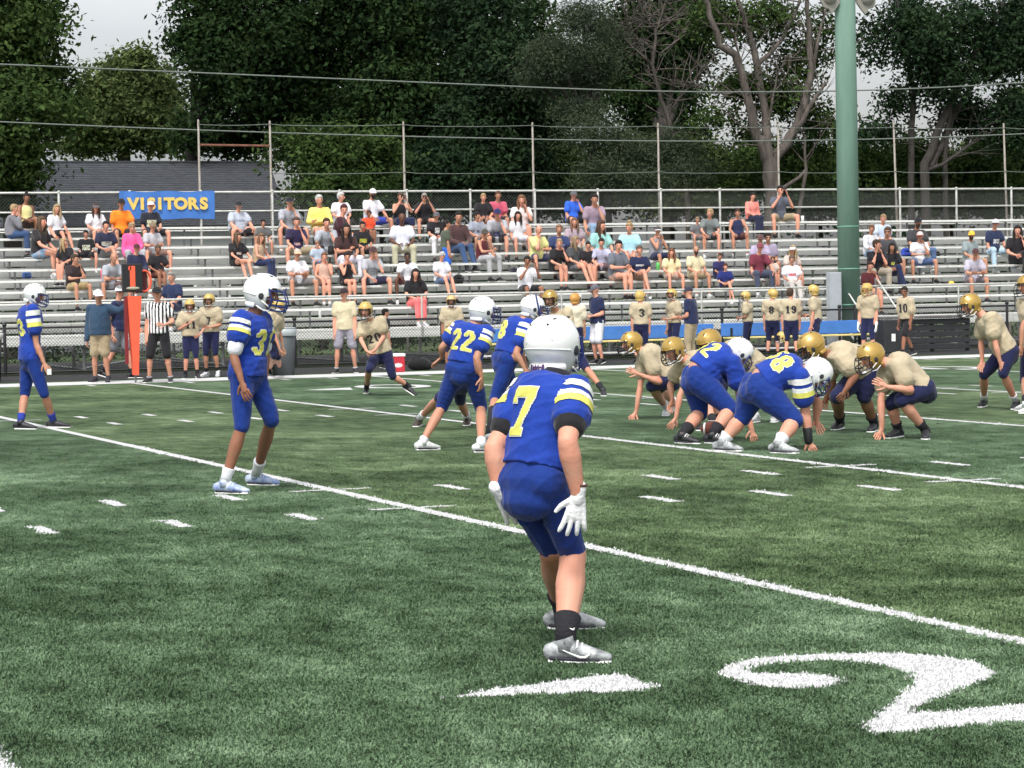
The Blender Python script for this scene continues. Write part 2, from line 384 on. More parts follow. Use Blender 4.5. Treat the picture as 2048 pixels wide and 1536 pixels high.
chain('chain_link_mesh', X0, X1+4, 3.22, 4.13, BY+.03, BF, mat('mesh_wire', (.10, .105, .105), .5, metal=.3), .085, .0028, BY)
# tall thin poles with strung wires
TP = []
for px, top_z in ((398, 5.92), (541, 5.90), (808, 5.9), (1066, 5.9), (1317, 5.9), (1557, 5.9), (1790, 5.95), (2010, 5.95)):
    x = at_y(px, 300, BY+.12).x; TP.append(x)
    g = G(); lean = .10 if px > 1700 else .0
    g.tube([(lean, 0, .0), (lean*.4, 0, 3.2), (-lean*.3, 0, top_z)], [.036, .034, .026], n=8)
    o = g.build('thin_pole', [mat('weathered_pole', (.42, .40, .36), .7, c2=(.24, .19, .15), vscale=2.5, stretch=(4, 4, 1))], None, (x, BY+.13, 0), smooth=True)
    tag(o, 'thin tall weathered pole, %s' % {398: 'above the banner', 541: 'at the right end of the rusty crossbar', 808: 'behind two people holding phones to their faces', 1066: 'just right of the pink shirt on the top row', 1317: 'in the empty stretch right of the blue shirt', 1557: 'directly behind the seated person filming beside the coral top', 1790: 'first one to the right of the green light pole', 2010: 'the rightmost and most tilted'}[px], 'pole', 'thin poles behind the bleachers')
g = G(); g.tube([(TP[0], BY+.13, 5.32), (TP[1], BY+.13, 5.30)], .028, n=6); tag(g.build('crossbar', [mat('rusty_steel', (.16, .065, .04), .8, var=.35, vscale=6, bump=.3)]), 'rusty horizontal crossbar between the two leftmost thin poles', 'crossbar')
def wire(name, pts, r, m, label):
    P = []
    for (a, b, sag) in pts:
        for i in range(13):
            t = i/12
            if P and i == 0: continue
            P.append(Vector(a).lerp(Vector(b), t)-Vector((0, 0, sag*4*t*(1-t))))
    g = G(); g.tube(P, r, n=5); tag(g.build(name, m, smooth=True), label, 'cable')
M_WIRE = mat('weathered_cable', (.13, .15, .13), .6)
for k, (z, i0, lab) in enumerate(((5.82, 0, 'thin wire strung along the tops of the thin poles'), (4.62, 1, 'thin wire strung low between the thin poles, nearest the back fence rail'))):
    wire('strung_wire', [((TP[i], BY+.09, z), (TP[i+1] if i+1 < len(TP) else TP[-1]+6, BY+.09, z+.02), .03) for i in range(i0, len(TP))], .009, M_WIRE, lab)
a, b = at_y(-60, 126, 66), at_y(1100, 176, 66); c = at_y(2120, 160, 66)
wire('power_cable', [(a, b, -.0), (b, c, .22)], .022, M_WIRE, 'uppermost sagging power cable crossing in front of the treetops')
a, b = at_y(-60, 241, 65), at_y(1000, 277, 65); c = at_y(2120, 264, 65)
wire('power_cable', [(a, b, .05), (b, c, .16)], .02, M_WIRE, 'lower power cable running just below the tops of the thin poles')
# banner
ba, bb = at_y(238, 383, BY-.05), at_y(430, 437, BY-.05)
BW, BH = bb.x-ba.x, 1.0*(ba.z-bb.z)
BN = empty('visitors_banner', ((ba.x+bb.x)/2, BY-.05, (ba.z+bb.z)/2), 'blue banner reading VISITORS in yellow letters, hung on the back fence', 'banner')
nx, ny = 40, 10; v = []; f = []
for j in range(ny+1):
    for i in range(nx+1):
        x = (i/nx-.5)*BW; z = (j/ny-.5)*BH; v.append((x, -.012*math.sin(x*5+z*3)-.008*math.sin(x*13), z+.012*math.cos(x*6)*(j/ny*2-1)))
for j in range(ny):
    for i in range(nx): a = j*(nx+1)+i; f.append((a, a+1, a+nx+2, a+nx+1))
link('cloth_panel', mesh_np('panel', v, f, [M_BLUE]), BN)
M_LET = mat('banner_yellow', (.72, .50, .12), .6, var=.1, vscale=6)
def text_mesh(body, size, ext, off, m):
    fc = bpy.data.curves.new('text', 'FONT'); fc.body = body; fc.size = size; fc.extrude = ext; fc.offset = off; fc.align_x = 'CENTER'; fc.align_y = 'CENTER'
    t = bpy.data.objects.new('text', fc); me = bpy.data.meshes.new_from_object(t); me.materials.clear(); me.materials.append(m)
    bpy.data.objects.remove(t); bpy.data.curves.remove(fc); me.name = 'lettering'; return me
word = 'VISITORS'; xs = [265, 283, 301, 318, 337, 360, 384, 406]
for ch, px in zip(word, xs):
    o = link('letter', text_mesh(ch, .38, .004, .020, M_LET), BN)
    o.location = (at_y(px, 409, BY).x-BN.location.x, -.035, .02); o.rotation_euler = (math.pi/2, 0, 0); o.scale = (1.08, 1, 1)
# ------------------------------------------------------------------ black chain link fence in front
FNY = 52.45
BKF = empty('black_fence', (0, FNY, 0), 'waist-high black chain link fence between the sideline path and the bleachers', 'fence')
fx = [at_y(px, 700, FNY).x for px in (10, 300, 590, 884, 1166, 1445, 1680, 1711, 2015, 2180)]+[at_y(-260, 700, FNY).x]
g = G(); g.tube([(0, 0, 0), (0, 0, 1.04)], .034, n=8); g.ell((0, 0, 1.07), (.05, .05, .045), n=8, m=5); me = mesh_np('post', g.arr(), g.f, [M_BLACK])
for x in fx: put('fence_post', me, x, 0, 0, BKF)
for z in (1.0, .08):
    g = G(); g.tube([(min(fx), 0, z), (max(fx), 0, z)], .022, n=8); g.build('fence_rail', M_BLACK, BKF, smooth=True)
chain('chain_link_mesh', min(fx), max(fx), .05, .99, FNY+.03, BKF, M_BLACK, .072, .0032, FNY)
g = G(); g.box((15, 0, .02), (60, .05, .03)); g.build('kick_board', M_RUBBER, BKF, (0, -.06, 0))
# team benches with blue backs
def bench(px0, px1, lab):
    a, b = at_y(px0, 675, 53.05).x, at_y(px1, 675, 53.05).x; L = b-a
    e = empty('team_bench', ((a+b)/2, 51.7, 0), lab, 'bench', 'blue-backed team benches')
    g = G(); g.box((0, .22, .60), (L, .04, .30), bev=.01); g.build('backrest', M_BLUE, e)
    g = G(); g.box((0, 0, .42), (L, .26, .04), bev=.008); g.build('seat', M_YEL, e)
    g = G(); g.box((0, -.2, .17), (L, .2, .03)); g.build('foot_plank', M_ALU, e)
    for s in np.linspace(-L/2+.25, L/2-.25, max(2, int(L/1.6))):
        g = G(); g.box((s, 0, .2), (.05, .26, .40)); g.box((s, .2, .42), (.05, .04, .44)); g.box((s, 0, .02), (.06, .55, .04)); g.build('leg', M_BLACK, e)
bench(852, 1000, 'short blue-backed bench behind player 22'); bench(1095, 1385, 'long blue-backed bench behind the coach in white shorts')
bench(1400, 1690, 'long blue-backed bench ending left of the green pole'); bench(2005, 2180, 'blue-backed bench at the right edge behind the black fence')

# ------------------------------------------------------------------ green light pole
gx = at_y(1698, 560, 53.25).x
GP = empty('light_pole', (gx, 53.25, 0), 'tall green painted steel light pole standing in front of the bleachers', 'pole')
g = G(); g.tube([(0, 0, 0), (0, 0, 6), (0, 0, 13)], [.262, .252, .225], n=40, cap=False); g.build('shaft', M_GREEN, GP, smooth=True)
for z in (1.1, 1.95, 2.95, 8.33, 8.45):
    g = G(); g.tube([(0, 0, z-.012), (0, 0, z+.012)], [.268-.002*z]*2, n=40, cap=False); g.build('weld_band', mat('green_band', (.16, .36, .27), .5), GP, smooth=True)
for z in (2.2, 3.5, 4.4, 6.1, 7.3):
    g = G(); g.ell((.16, -.2, z), (.014, .014, .014), n=6, m=4); g.build('step_bolt', M_FRAME, GP)
M_SHD = mat('fixture_grey', (.24, .23, .20), .6, var=.1)
for s in (-1, 1):
    e = empty('floodlight', (gx+s*.50, 53.1, at_y(1690, 12, 53.1).z-.05), 'grey shield-shaped lamp housing on the %s of the green pole top' % ('left side' if s < 0 else 'right side'), 'floodlight', 'lamp housings on the green pole')
    prof = [(-.22, .30), (.24, .30), (.27, .12), (.16, -.02), (.05, -.14), (-.02, -.02), (-.16, .02), (-.22, .14)]
    v = [(-s*x, y, z) for y in (-.03, .03) for x, z in prof]; n_ = len(prof)
    f = [tuple(range(n_)), tuple(range(2*n_-1, n_-1, -1))]+[(i, i+n_, (i+1) % n_+n_, (i+1) % n_) for i in range(n_)]
    link('plate', mesh_np('plate', v, f, [M_SHD], smooth=False), e)
    g = G(); g.ell((0, -.04, .14), (.04, .02, .04), n=10, m=5); g.build('bolt', M_GALV, e, smooth=True)
    g = G(); g.tube([(0, .05, .2), (-s*.4, .15, .2)], .035, n=8); g.build('arm', M_GALV, e, smooth=True)
    g = G(); g.tube([(0, .04, .25), (0, .28, .28)], [.2, .12], n=14); g.build('lamp_body', M_SHD, e, smooth=True)
# cabinet behind the pole
p = at_y(1668, 600, 53.0); e = empty('control_cabinet', (p.x, 53.0, 0), 'narrow light grey control cabinet just left of the green pole', 'cabinet')
g = G(); g.box((0, 0, 1.0), (.30, .22, 1.75), bev=.01); g.build('body', mat('cabinet_grey', (.40, .43, .46), .5, metal=.2, var=.08), e)
g = G(); g.box((0, -.118, 1.0), (.25, .012, 1.66), bev=.003); g.build('door', mat('cabinet_grey', (0, 0, 0)), e)
g = G(); g.box((.09, -.13, 1.0), (.02, .015, .12)); g.build('handle', M_BLACK, e)
# steps up to the walkway
sxp = at_y(1742, 650, 52.9).x; ST = empty('access_steps', (sxp, 53.4, 0), 'aluminium steps with pipe handrails leading up to the bleacher walkway', 'steps')
for k in range(4): g = G(); g.box((0, -.08-.26*(3-k), .12+.18*k), (.95, .25, .045), bev=.004); g.build('tread', M_ALU, ST)
for s in (-1, 1):
    g = G(); g.tube([(s*.5, -.95, 0), (s*.5, 0, .74)], .03, n=6); g.build('stringer', M_GALV, ST)
    g = G(); g.tube([(s*.5, -.9, 0), (s*.5, -.9, .95), (s*.5, -.02, 1.62), (s*.5, .15, 1.72), (s*.5, .15, .8)], .022, n=8); g.build('handrail', M_GALV, ST, smooth=True)
# black slatted box, bin, cans, cooler
pa, pb = at_y(1768, 690, 50.4), at_y(1955, 690, 50.4); L = pb.x-pa.x
e = empty('storage_rack', ((pa.x+pb.x)/2, 50.7, 0), 'long black slatted equipment rack standing right of the green pole', 'rack')
for k in range(5): g = G(); g.box((.25, 0, .12+.145*k), (L-.55, .06, .118), bev=.006); g.build('slat', M_DARK, e)
g = G(); g.box((-L/2+.24, -.06, .38), (.46, .5, .76), bev=.02); g.build('bin_body', M_DARK, e)
g = G(); g.box((0, .1, .80), (L, .5, .06), bev=.01); g.build('top_board', mat('worn_grey_board', (.10, .10, .10), .7, var=.4, vscale=5), e)
for s in (-.3, .1, .48): g = G(); g.box((s*L, .07, .38), (.07, .07, .76)); g.build('upright', M_BLACK, e)
g = G(); g.box((-L/2+.24, -.315, .36), (.10, .008, .17)); g.build('label_plate', M_WHITE, e)
def trash(px, py, H, W, lab, m, bag):
    b = ground(px, py); e = empty('trash_can', (b.x, b.y, 0), lab, 'trash can')
    g = G(); g.tube([(0, 0, 0), (0, 0, H)], [W*.42, W*.5], n=20, cap=False); g.build('barrel', m, e, smooth=True)
    g = G(); g.tube([(0, 0, H-.02), (0, 0, H+.05)], [W*.55, W*.55], n=20, cap=False); g.build('rim', m, e, smooth=True)
    g = G(); g.tube([(0, 0, H-.10), (0, 0, H+.02), (0, 0, H+.06)], [W*.53, W*.57, W*.5], n=20, cap=False); g.build('bag_liner', bag, e, smooth=True)
    for s in (-1, 1): g = G(); g.box((s*W*.5, 0, H*.8), (.03, .12, .05)); g.build('handle', m, e)
trash(567, 751, .88, .50, 'dark grey trash can with pale liner behind the player in 31', mat('grey_can', (.06, .07, .075), .6), mat('pale_liner', (.45, .5, .52), .4, bump=.6, bscale=20))
trash(-20, 764, .92, .50, 'black trash can with white rim at the left edge of the far sideline', M_DARK, M_WHITE)
b = ground(793, 744.5); e = empty('drink_cooler', (b.x, b.y, 0), 'red drink cooler with white lid standing on the far sideline', 'cooler')
g = G(); g.box((0, 0, .16), (.29, .26, .32), bev=.02); g.build('body', M_RED, e); g = G(); g.box((0, 0, .345), (.31, .28, .06), bev=.015); g.build('lid', M_WHITE, e)
g = G(); g.ell((0, -.13, .14), (.09, .006, .045), n=12, m=5); g.build('emblem', mat('pale_print', (.75, .55, .55), .5), e)
b = ground(838, 741); e = empty('equipment_bag', (b.x, b.y, 0), 'slumped black equipment bag right of the red cooler', 'bag')
g = G(); g.ell((0, 0, .13), (.26, .14, .14), n=14, m=8); g.ell((.12, 0, .1), (.22, .13, .10), n=12, m=7); g.build('body', cloth((.01, .01, .012)), e, smooth=True)
g = G(); g.tube([(-.15, -.03, .24), (-.05, -.05, .30), (.08, -.04, .22)], .012, n=5); g.build('strap', M_BLACK, e)

# ------------------------------------------------------------------ down marker
b = ground(272, 766); mt = [at_y(x, y, b.y) for x, y in ((243, 531), (281, 583))]
DM = empty('down_marker', (b.x, b.y, 0), 'down marker with black number box showing 1 over a tapered orange pad', 'down marker')
g = G(); g.tube([(0, .02, 0), (0, .02, 1.7)], .018, n=8); g.build('staff', M_FRAME, DM, smooth=True)
HZ = at_y(272, 592, b.y).z; BZ = at_y(272, 750, b.y).z
v = []; 
for y in (-.07, .09):
    for x, z in ((-.045, BZ), (.045, BZ), (.075, (HZ+BZ)/2), (.13, HZ), (-.13, HZ), (-.095, (HZ+BZ)/2)): v.append((x, y, z))
f = [(0, 1, 2, 3, 4, 5), (11, 10, 9, 8, 7, 6)]+[(i, i+6, (i+1) % 6+6, (i+1) % 6) for i in range(6)]
link('orange_pad', mesh_np('pad', v, f, [M_ORANGE], smooth=False), DM)
g = G(); g.box((-.155, .02, (HZ+BZ)/2+.1), (.05, .10, 1.25)); g.build('red_strip', mat('dark_red_vinyl', (.18, .01, .015), .6), DM)
bc = at_y(264, 556, b.y); bx, bz = bc.x-b.x, bc.z
g = G(); g.box((bx, .0, bz), (.38, .10, .53), bev=.015); g.build('number_box', M_BLACK, DM)
g = G(); g.box((bx, -.056, bz+.03), (.10, .012, .38), bev=.003); g.box((bx-.05, -.056, bz+.18), (.05, .012, .07)); g.build('numeral', M_ORANGE, DM)
g = G(); g.ell((bx, -.056, bz-.19), (.13, .02, .03), n=12, m=5); g.build('latch', mat('tan_latch', (.35, .33, .24), .6), DM)
rc = at_y(289, 562, b.y+.1); N = 24; g = G()
P = [(rc.x-b.x+math.cos(t)*.12, .10, rc.z+math.sin(t)*.19) for t in np.linspace(-math.pi*.62, math.pi*.62, N)]
g.tube(P, .045, .02, xd=(0, 1, 0), n=8); g.build('ring_numeral', M_ORANGE, DM, smooth=True)
g = G(); g.box((rc.x-b.x-.06, .13, rc.z), (.22, .03, .44), bev=.01); g.build('rear_panel', mat('dark_maroon', (.09, .01, .012), .6), DM)

# ------------------------------------------------------------------ house with grey shingle roof behind
HY = 74.
ra, rb = at_y(92, 325, HY+4), at_y(538, 322, HY+4); ea, eb = at_y(20, 430, HY), at_y(578, 430, HY)
HO = empty('house', ((ra.x+rb.x)/2, HY+4, 0), 'house with a wide dark grey shingled roof behind the left end of the bleachers', 'house')
hx = (ra.x+rb.x)/2; zr = ra.z; ze = ea.z-.35; x0, x1 = ra.x-hx, rb.x-hx; e0, e1 = ea.x-hx-.2, eb.x-hx
M_SH = mat('grey_shingles', (.048, .052, .060), .9, bump=.6, bscale=25, c2=(.085, .09, .10), vscale=7, stretch=(.6, 1, 3), spec=.2)
NC = 34
for k in range(NC):      # courses
    t0, t1 = k/NC, (k+1)/NC
    xa0, xb0 = x0+(e0-x0)*t0, x1+(e1-x1)*t0; xa1, xb1 = x0+(e0-x0)*t1, x1+(e1-x1)*t1
    z0_, z1_ = zr+(ze-zr)*t0, zr+(ze-zr)*t1; y0_, y1_ = -4*t0, -4*t1
    o = link('shingle_course', mesh_np('course', [(xa0, y0_, z0_+.004), (xb0, y0_, z0_+.004), (xb1, y1_-.02, z1_+.03), (xa1, y1_-.02, z1_+.03), (xb1, y1_-.02, z1_), (xa1, y1_-.02, z1_)], [(0, 3, 2, 1), (3, 5, 4, 2)], [M_SH], smooth=False), HO)
g = G(); g.box(((x0+x1)/2, 0, zr+.02), (x1-x0, .22, .05)); g.build('ridge_cap', M_SH, HO)
link('roof', mesh_np('roof_end', [(x1, 0, zr), (e1, -4, ze), (e1, 4, ze), (x0, 0, zr), (e0, -4, ze), (e0, 4, ze)], [(0, 1, 2), (3, 5, 4), (0, 2, 5, 3)], [M_SH], smooth=False), HO)
g = G(); g.box(((e0+e1)/2, 0, ze/2), (e1-e0-.6, 7.4, ze)); g.build('wall', mat('house_siding', (.30, .31, .31), .8, bump=.2), HO)
for s in (-.3, .1, .35):
    g = G(); g.box(((e0+e1)/2+s*(e1-e0), -3.72, 1.6), (1.2, .06, 1.2)); w = g.build('window', M_WHITE, HO)
    g = G(); g.box(((e0+e1)/2+s*(e1-e0), -3.76, 1.6), (1.0, .02, 1.0)); g.build('pane', mat('dark_glass', (.02, .025, .03), .1), w)
    # chimney side detail kept simple: seen only from other places

# ------------------------------------------------------------------ trees
def leaf_mat(name, c, c2, tr=.25):
    m = bpy.data.materials.new(name); m.use_nodes = True; n = m.node_tree.nodes; l = m.node_tree.links; b = n['Principled BSDF']
    g = n.new('ShaderNodeNewGeometry'); q = n.new('ShaderNodeTexNoise'); q.inputs['Scale'].default_value = 1.1; q.inputs['Detail'].default_value = 6; q.inputs['Roughness'].default_value = .7
    l.new(g.outputs['Position'], q.inputs['Vector']); r = n.new('ShaderNodeValToRGB'); e = r.color_ramp.elements
    e[0].position = .36; e[0].color = (*c, 1); e[1].position = .66; e[1].color = (*c2, 1); l.new(q.outputs['Fac'], r.inputs['Fac'])
    l.new(r.outputs['Color'], b.inputs['Base Color']); b.inputs['Roughness'].default_value = .85; b.inputs['Specular IOR Level'].default_value = .12
    t = n.new('ShaderNodeBsdfTranslucent'); l.new(r.outputs['Color'], t.inputs['Color']); ms = n.new('ShaderNodeMixShader'); ms.inputs[0].default_value = tr
    l.new(b.outputs[0], ms.inputs[1]); l.new(t.outputs[0], ms.inputs[2]); l.new(ms.outputs[0], n['Material Output'].inputs['Surface']); return m
LM = {'dark': leaf_mat('leaf_dark', (.007, .019, .007), (.036, .068, .020)), 'mid': leaf_mat('leaf_mid', (.014, .031, .009), (.070, .115, .030)),
      'olive': leaf_mat('leaf_olive', (.034, .052, .018), (.120, .155, .052)), 'grey': leaf_mat('leaf_grey', (.030, .045, .026), (.075, .098, .055)),
      'cool': leaf_mat('leaf_cool', (.008, .021, .010), (.034, .064, .026))}
M_BARK = mat('bark_grey', (.045, .037, .031), .9, bump=1., bscale=14, c2=(.125, .105, .09), vscale=3, stretch=(3, 3, .5))
M_BARKD = mat('bark_dark', (.025, .022, .020), .95, bump=1., bscale=14, c2=(.055, .048, .042), vscale=3, stretch=(3, 3, .5))
LEAFN, LEAFS = 1.6, .60
def leaves(blobs, n, size, seed, clump=.55, per=26, flat=.5):
    """blobs: (centre, radii, weight); clumps of small leaf faces on and inside every blob"""
    r = np.random.default_rng(seed); W = np.array([b[2] for b in blobs], float); W /= W.sum(); V = []; n = int(n*LEAFN); size = size*LEAFS
    for (c, rad, _), w in zip(blobs, W):
        nc = max(3, int(n*w/per)); d = r.normal(size=(nc, 3)); d /= np.linalg.norm(d, axis=1, keepdims=True)
        rr = (r.random(nc)**.38)[:, None]; wob = 1+.22*np.sin(d[:, :1]*7+seed)*np.cos(d[:, 2:]*6)
        cc = np.array(tuple(c))+d*rr*wob*np.array(rad)
        cs = clump*(.6+.9*r.random(nc))
        for q in range(nc):
            k = int(per*(.6+.8*r.random())); off = r.normal(size=(k, 3))*np.array((1, 1, .55))*cs[q]*.55; off[:, 2] -= .25*np.abs(off[:, 0])
            P = cc[q]+off; nrm = r.normal(size=(k, 3))*.8+np.array((0, 0, .7)); nrm += d[q]*.5; nrm /= np.linalg.norm(nrm, axis=1, keepdims=True)
            t = np.cross(nrm, r.normal(size=(k, 3))); t /= np.linalg.norm(t, axis=1, keepdims=True); b = np.cross(nrm, t)
            s = size*(.6+.8*r.random((k, 1)))
            V.append(np.stack([P-t*s, P-b*s*flat, P+t*s, P+b*s*flat], 1))
    V = np.concatenate(V); return V.reshape(-1, 3), np.arange(len(V)*4).reshape(-1, 4)
def limb(g, pts, r0, r1, seed=0, n=7):
    r = np.random.default_rng(seed); P = [Vector(p) for p in pts]; Q = []
    for a, b in zip(P[:-1], P[1:]):
        for i in range(4):
            q = a.lerp(b, i/4); Q.append(q+Vector(r.normal(size=3)*min(r0, .12)*.22) if Q else q)
    Q.append(P[-1]); g.tube(Q, np.linspace(r0, r1, len(Q)), n=n)
def tree(label, base, blobs, nleaf, lm, size=.16, limbs=(), bark=M_BARKD, seed=1, group='trees behind the bleachers', clump=.55, trunk_r=.3, name='broadleaf_tree', per=26, flat=.5):
    """base (x, y, z); blobs as (px, py, rx_px, ry_px, dy, weight) placed at the tree's own distance"""
    Y = base[1]; B = Vector(base); D = depth(B); m = D/FPX; BL_ = []
    for (px, py, rx, ry, dy, w) in blobs:
        c = at_y(px, py, Y+dy); k = depth(c)/FPX; BL_.append((c, (rx*k, min(rx, ry*1.2)*k*.9, ry*k), w))
    e = empty(name, base, label, 'tree', group)
    cz = np.mean([b[0].z for b in BL_]) if BL_ else 6; tops = [b[0] for b in BL_]
    g = G()
    if not limbs:
        h = max(2.5, min(b[0].z for b in BL_)); mid = B+Vector((0, 0, h)); limb(g, [B-Vector((0, 0, .1)), B+Vector((.1, 0, h*.5)), mid], trunk_r, trunk_r*.8, seed)
        g.build('trunk', bark, e, smooth=True, origin=B)
        for i, b in enumerate(BL_[:9]):
            g2 = G(); limb(g2, [mid-Vector((0, 0, .3)), mid.lerp(b[0], .5)+Vector((0, 0, -.3)), b[0]], trunk_r*.55, .05, seed+i); g2.build('limb', bark, e, smooth=True, origin=B)
    else:
        for i, (pts, r0, r1) in enumerate(limbs):
            r0 *= .56; r1 *= .5
            g2 = G(); limb(g2, [at_y(x, y, Y+dy) if y < 9000 else Vector((at_y(x, 400, Y).x, Y, -.1)) for x, y, dy in pts], r0, r1, seed+i); g2.build('trunk' if i == 0 else 'limb', bark, e, smooth=True, origin=B)
    if limbs:        # fine side twigs
        rr = random.Random(seed); g = G()
        for pts, r0, r1 in limbs:
            P = [at_y(x, y, Y+dy) for x, y, dy in pts if y < 9000]
            for _ in range(9 if nleaf else 14):
                i = rr.randrange(max(1, len(P)-1)); a = P[i].lerp(P[min(i+1, len(P)-1)], rr.random()); 
                if a.z < 5: continue
                d = Vector((rr.uniform(-1, 1), rr.uniform(-.5, .5), rr.uniform(-.1, 1))).normalized(); L = rr.uniform(.5, 1.7); b = a+d*L*.5; c = b+(d+Vector((rr.uniform(-.5, .5), 0, rr.uniform(-.3, .5)))).normalized()*L*.5
                g.tube([a, b, c], [.022, .014, .006], n=4); e2 = b+(d+Vector((rr.uniform(-1, 1), 0, rr.uniform(-.4, .6)))).normalized()*L*.4; g.tube([b, e2], [.012, .005], n=4)
        if g.n: g.build('twigs', bark, e, smooth=True, origin=B)
    if nleaf:
        v, f = leaves(BL_, nleaf, size, seed, clump, per, flat); o = link('crown', mesh_np('crown', v-np.array(tuple(B)), f, [LM[lm]], smooth=False), e)
    return e
def bx(px, Y): return (at_y(px, 420, Y).x, Y, 0)
tree('large dark broadleaf tree filling the left edge, left of the grey roof', bx(20, 70), [(-60,80,150,160,0,3),(30,60,85,110,-1,2),(20,220,120,90,-2,2),(90,180,60,70,0,1.2),(-40,310,110,80,-1,2),(35,320,50,50,-2,.9),(85,20,40,40,1,.5),(-30,-60,180,90,0,2),(118,225,36,40,2,.5),(10,390,60,30,-1,.6)], 24000, 'mid', .15, seed=3)
tree('lighter rounded tree in the gap under the open sky', bx(250, 92), [(255,160,75,55,0,1.5),(200,200,60,60,-1,1.2),(310,190,60,60,1,1.3),(250,245,110,50,-1,2),(180,275,50,34,0,.9),(330,262,50,44,0,1),(275,115,28,20,0,.3)], 17000, 'olive', .17, seed=5)
tree('tall dark tree with a drooping crown behind the first two thin poles', bx(385, 79), [(430,20,80,70,0,1.3),(480,-60,150,90,0,2),(520,70,120,90,-1,2.6),(430,120,60,60,-1,1),(600,40,80,90,1,1.5),(390,75,45,40,0,.6),(470,190,80,60,-1,1.1),(560,200,90,80,0,1.5),(385,260,30,40,-1,.35),(470,275,80,36,1,.9),(640,140,50,70,1,.8)], 26000, 'dark', .16, seed=8, trunk_r=.28)
tree('bushy tree with lighter leaves behind the right end of the grey roof', bx(640, 71), [(640,320,44,45,0,1),(670,290,50,45,0,1),(710,330,70,50,0,1.3),(630,385,44,30,-1,.7),(675,380,70,40,-1,1),(590,285,40,40,1,.7),(750,290,40,40,0,.5)], 13000, 'mid', .14, seed=11, trunk_r=.14)
tree('broad dark tree behind the people holding phones', bx(800, 78), [(760,60,110,120,0,2.6),(850,20,110,110,1,2.2),(800,190,110,80,-1,2.3),(720,230,70,70,0,1.2),(880,240,80,90,0,1.6),(800,310,120,60,-1,1.8),(700,-40,120,60,0,1)], 27000, 'dark', .16, seed=13)
tree('dark tree behind the pink shirt on the top row', bx(985, 76), [(960,40,90,90,0,2),(1000,150,90,90,-1,2),(960,260,80,80,-1,1.6),(1030,330,80,60,-1,1.3),(1080,240,60,70,1,1),(930,340,70,50,-2,1)], 21000, 'cool', .15, seed=17)
tree('feathery grey-green pine with soft layered boughs right of centre', bx(1185, 72), [(1165,35,48,36,0,1.0),(1110,100,52,28,-1,.9),(1190,110,48,38,0,1.0),(1090,135,40,16,-1,.4),(1150,150,60,22,0,.7),(1215,70,22,36,1,.3),(1070,160,30,10,0,.2),(1160,220,55,26,-1,.6)], 19000, 'grey', .10, seed=19, name='pine_tree', per=46, clump=.5, flat=.25, trunk_r=.16)
tree('lower feathery grey-green pine just above the empty top row', bx(1215, 70), [(1180,260,60,34,0,1),(1240,290,50,30,0,.8),(1290,310,60,40,0,1),(1350,290,55,36,0,.9),(1200,345,60,30,-1,.8),(1290,360,80,26,-1,1),(1380,340,50,36,-1,.8)], 17000, 'grey', .10, seed=23, name='pine_tree', per=46, clump=.5, flat=.25, trunk_r=.12)
tree('dark tree behind the bare branches', bx(1330, 82), [(1300,60,90,110,1,2),(1370,30,60,80,1,1.2),(1270,180,60,60,1,.8),(1330,160,40,60,1,.7),(1390,110,34,40,1,.35),(1310,250,60,30,1,.5)], 17000, 'dark', .16, seed=29)
DB = [([(1385,9999,0),(1370,330,0),(1320,190,0),(1305,130,0)],.17,.10),([(1305,130,0),(1312,60,0),(1330,10,0),(1345,-30,0)],.10,.03),([(1305,130,0),(1260,90,.4),(1225,60,.4)],.05,.015),([(1318,110,0),(1355,80,0),(1385,40,0)],.055,.015),([(1312,60,0),(1285,25,0),(1270,-20,0)],.05,.02),([(1330,10,0),(1365,0,0),(1390,-20,0)],.035,.012),([(1300,150,0),(1290,100,.3),(1240,120,.3),(1215,95,.3)],.03,.01),([(1340,180,0),(1370,170,0),(1410,175,0)],.04,.012),([(1312,70,0),(1340,40,0),(1352,55,0)],.02,.008),([(1260,90,.4),(1250,60,.4),(1262,40,.4)],.02,.008),([(1345,215,0),(1360,190,0),(1400,150,0)],.03,.01)]
tree('dead tree with bare grey branching limbs in front of dark foliage', bx(1385, 72.5), [], 0, 'dark', limbs=DB, bark=M_BARK, seed=31, name='dead_tree')
BT = [([(1545,9999,0),(1545,390,0),(1538,320,0),(1525,285,0)],.50,.40),([(1530,300,0),(1512,270,0),(1500,215,0),(1475,120,0),(1440,90,0),(1415,10,0),(1405,-40,0)],.30,.12),([(1535,290,0),(1532,230,.3),(1515,130,.3),(1505,90,.3),(1490,40,.3),(1470,-20,.3)],.26,.12),
      ([(1515,130,.3),(1560,85,.2),(1590,30,.2),(1605,-20,.2)],.14,.06),([(1548,320,0),(1580,275,0),(1608,210,0),(1625,140,0),(1618,60,0),(1612,-20,0)],.30,.12),([(1585,268,0),(1620,215,-.3),(1650,165,-.3)],.17,.08),([(1625,140,0),(1640,60,0),(1655,10,0)],.12,.05),([(1560,380,0),(1600,355,-.3),(1612,340,-.3)],.12,.08),
      ([(1595,440,0),(1612,340,0),(1610,270,0)],.13,.06),([(1500,215,0),(1480,180,0),(1450,190,0),(1425,175,0)],.07,.03),([(1520,190,.3),(1560,180,.3),(1590,210,.3)],.06,.02),([(1490,160,.2),(1470,80,.2),(1480,20,.2)],.07,.03),([(1538,240,0),(1555,150,.2),(1575,110,.2)],.08,.03)]
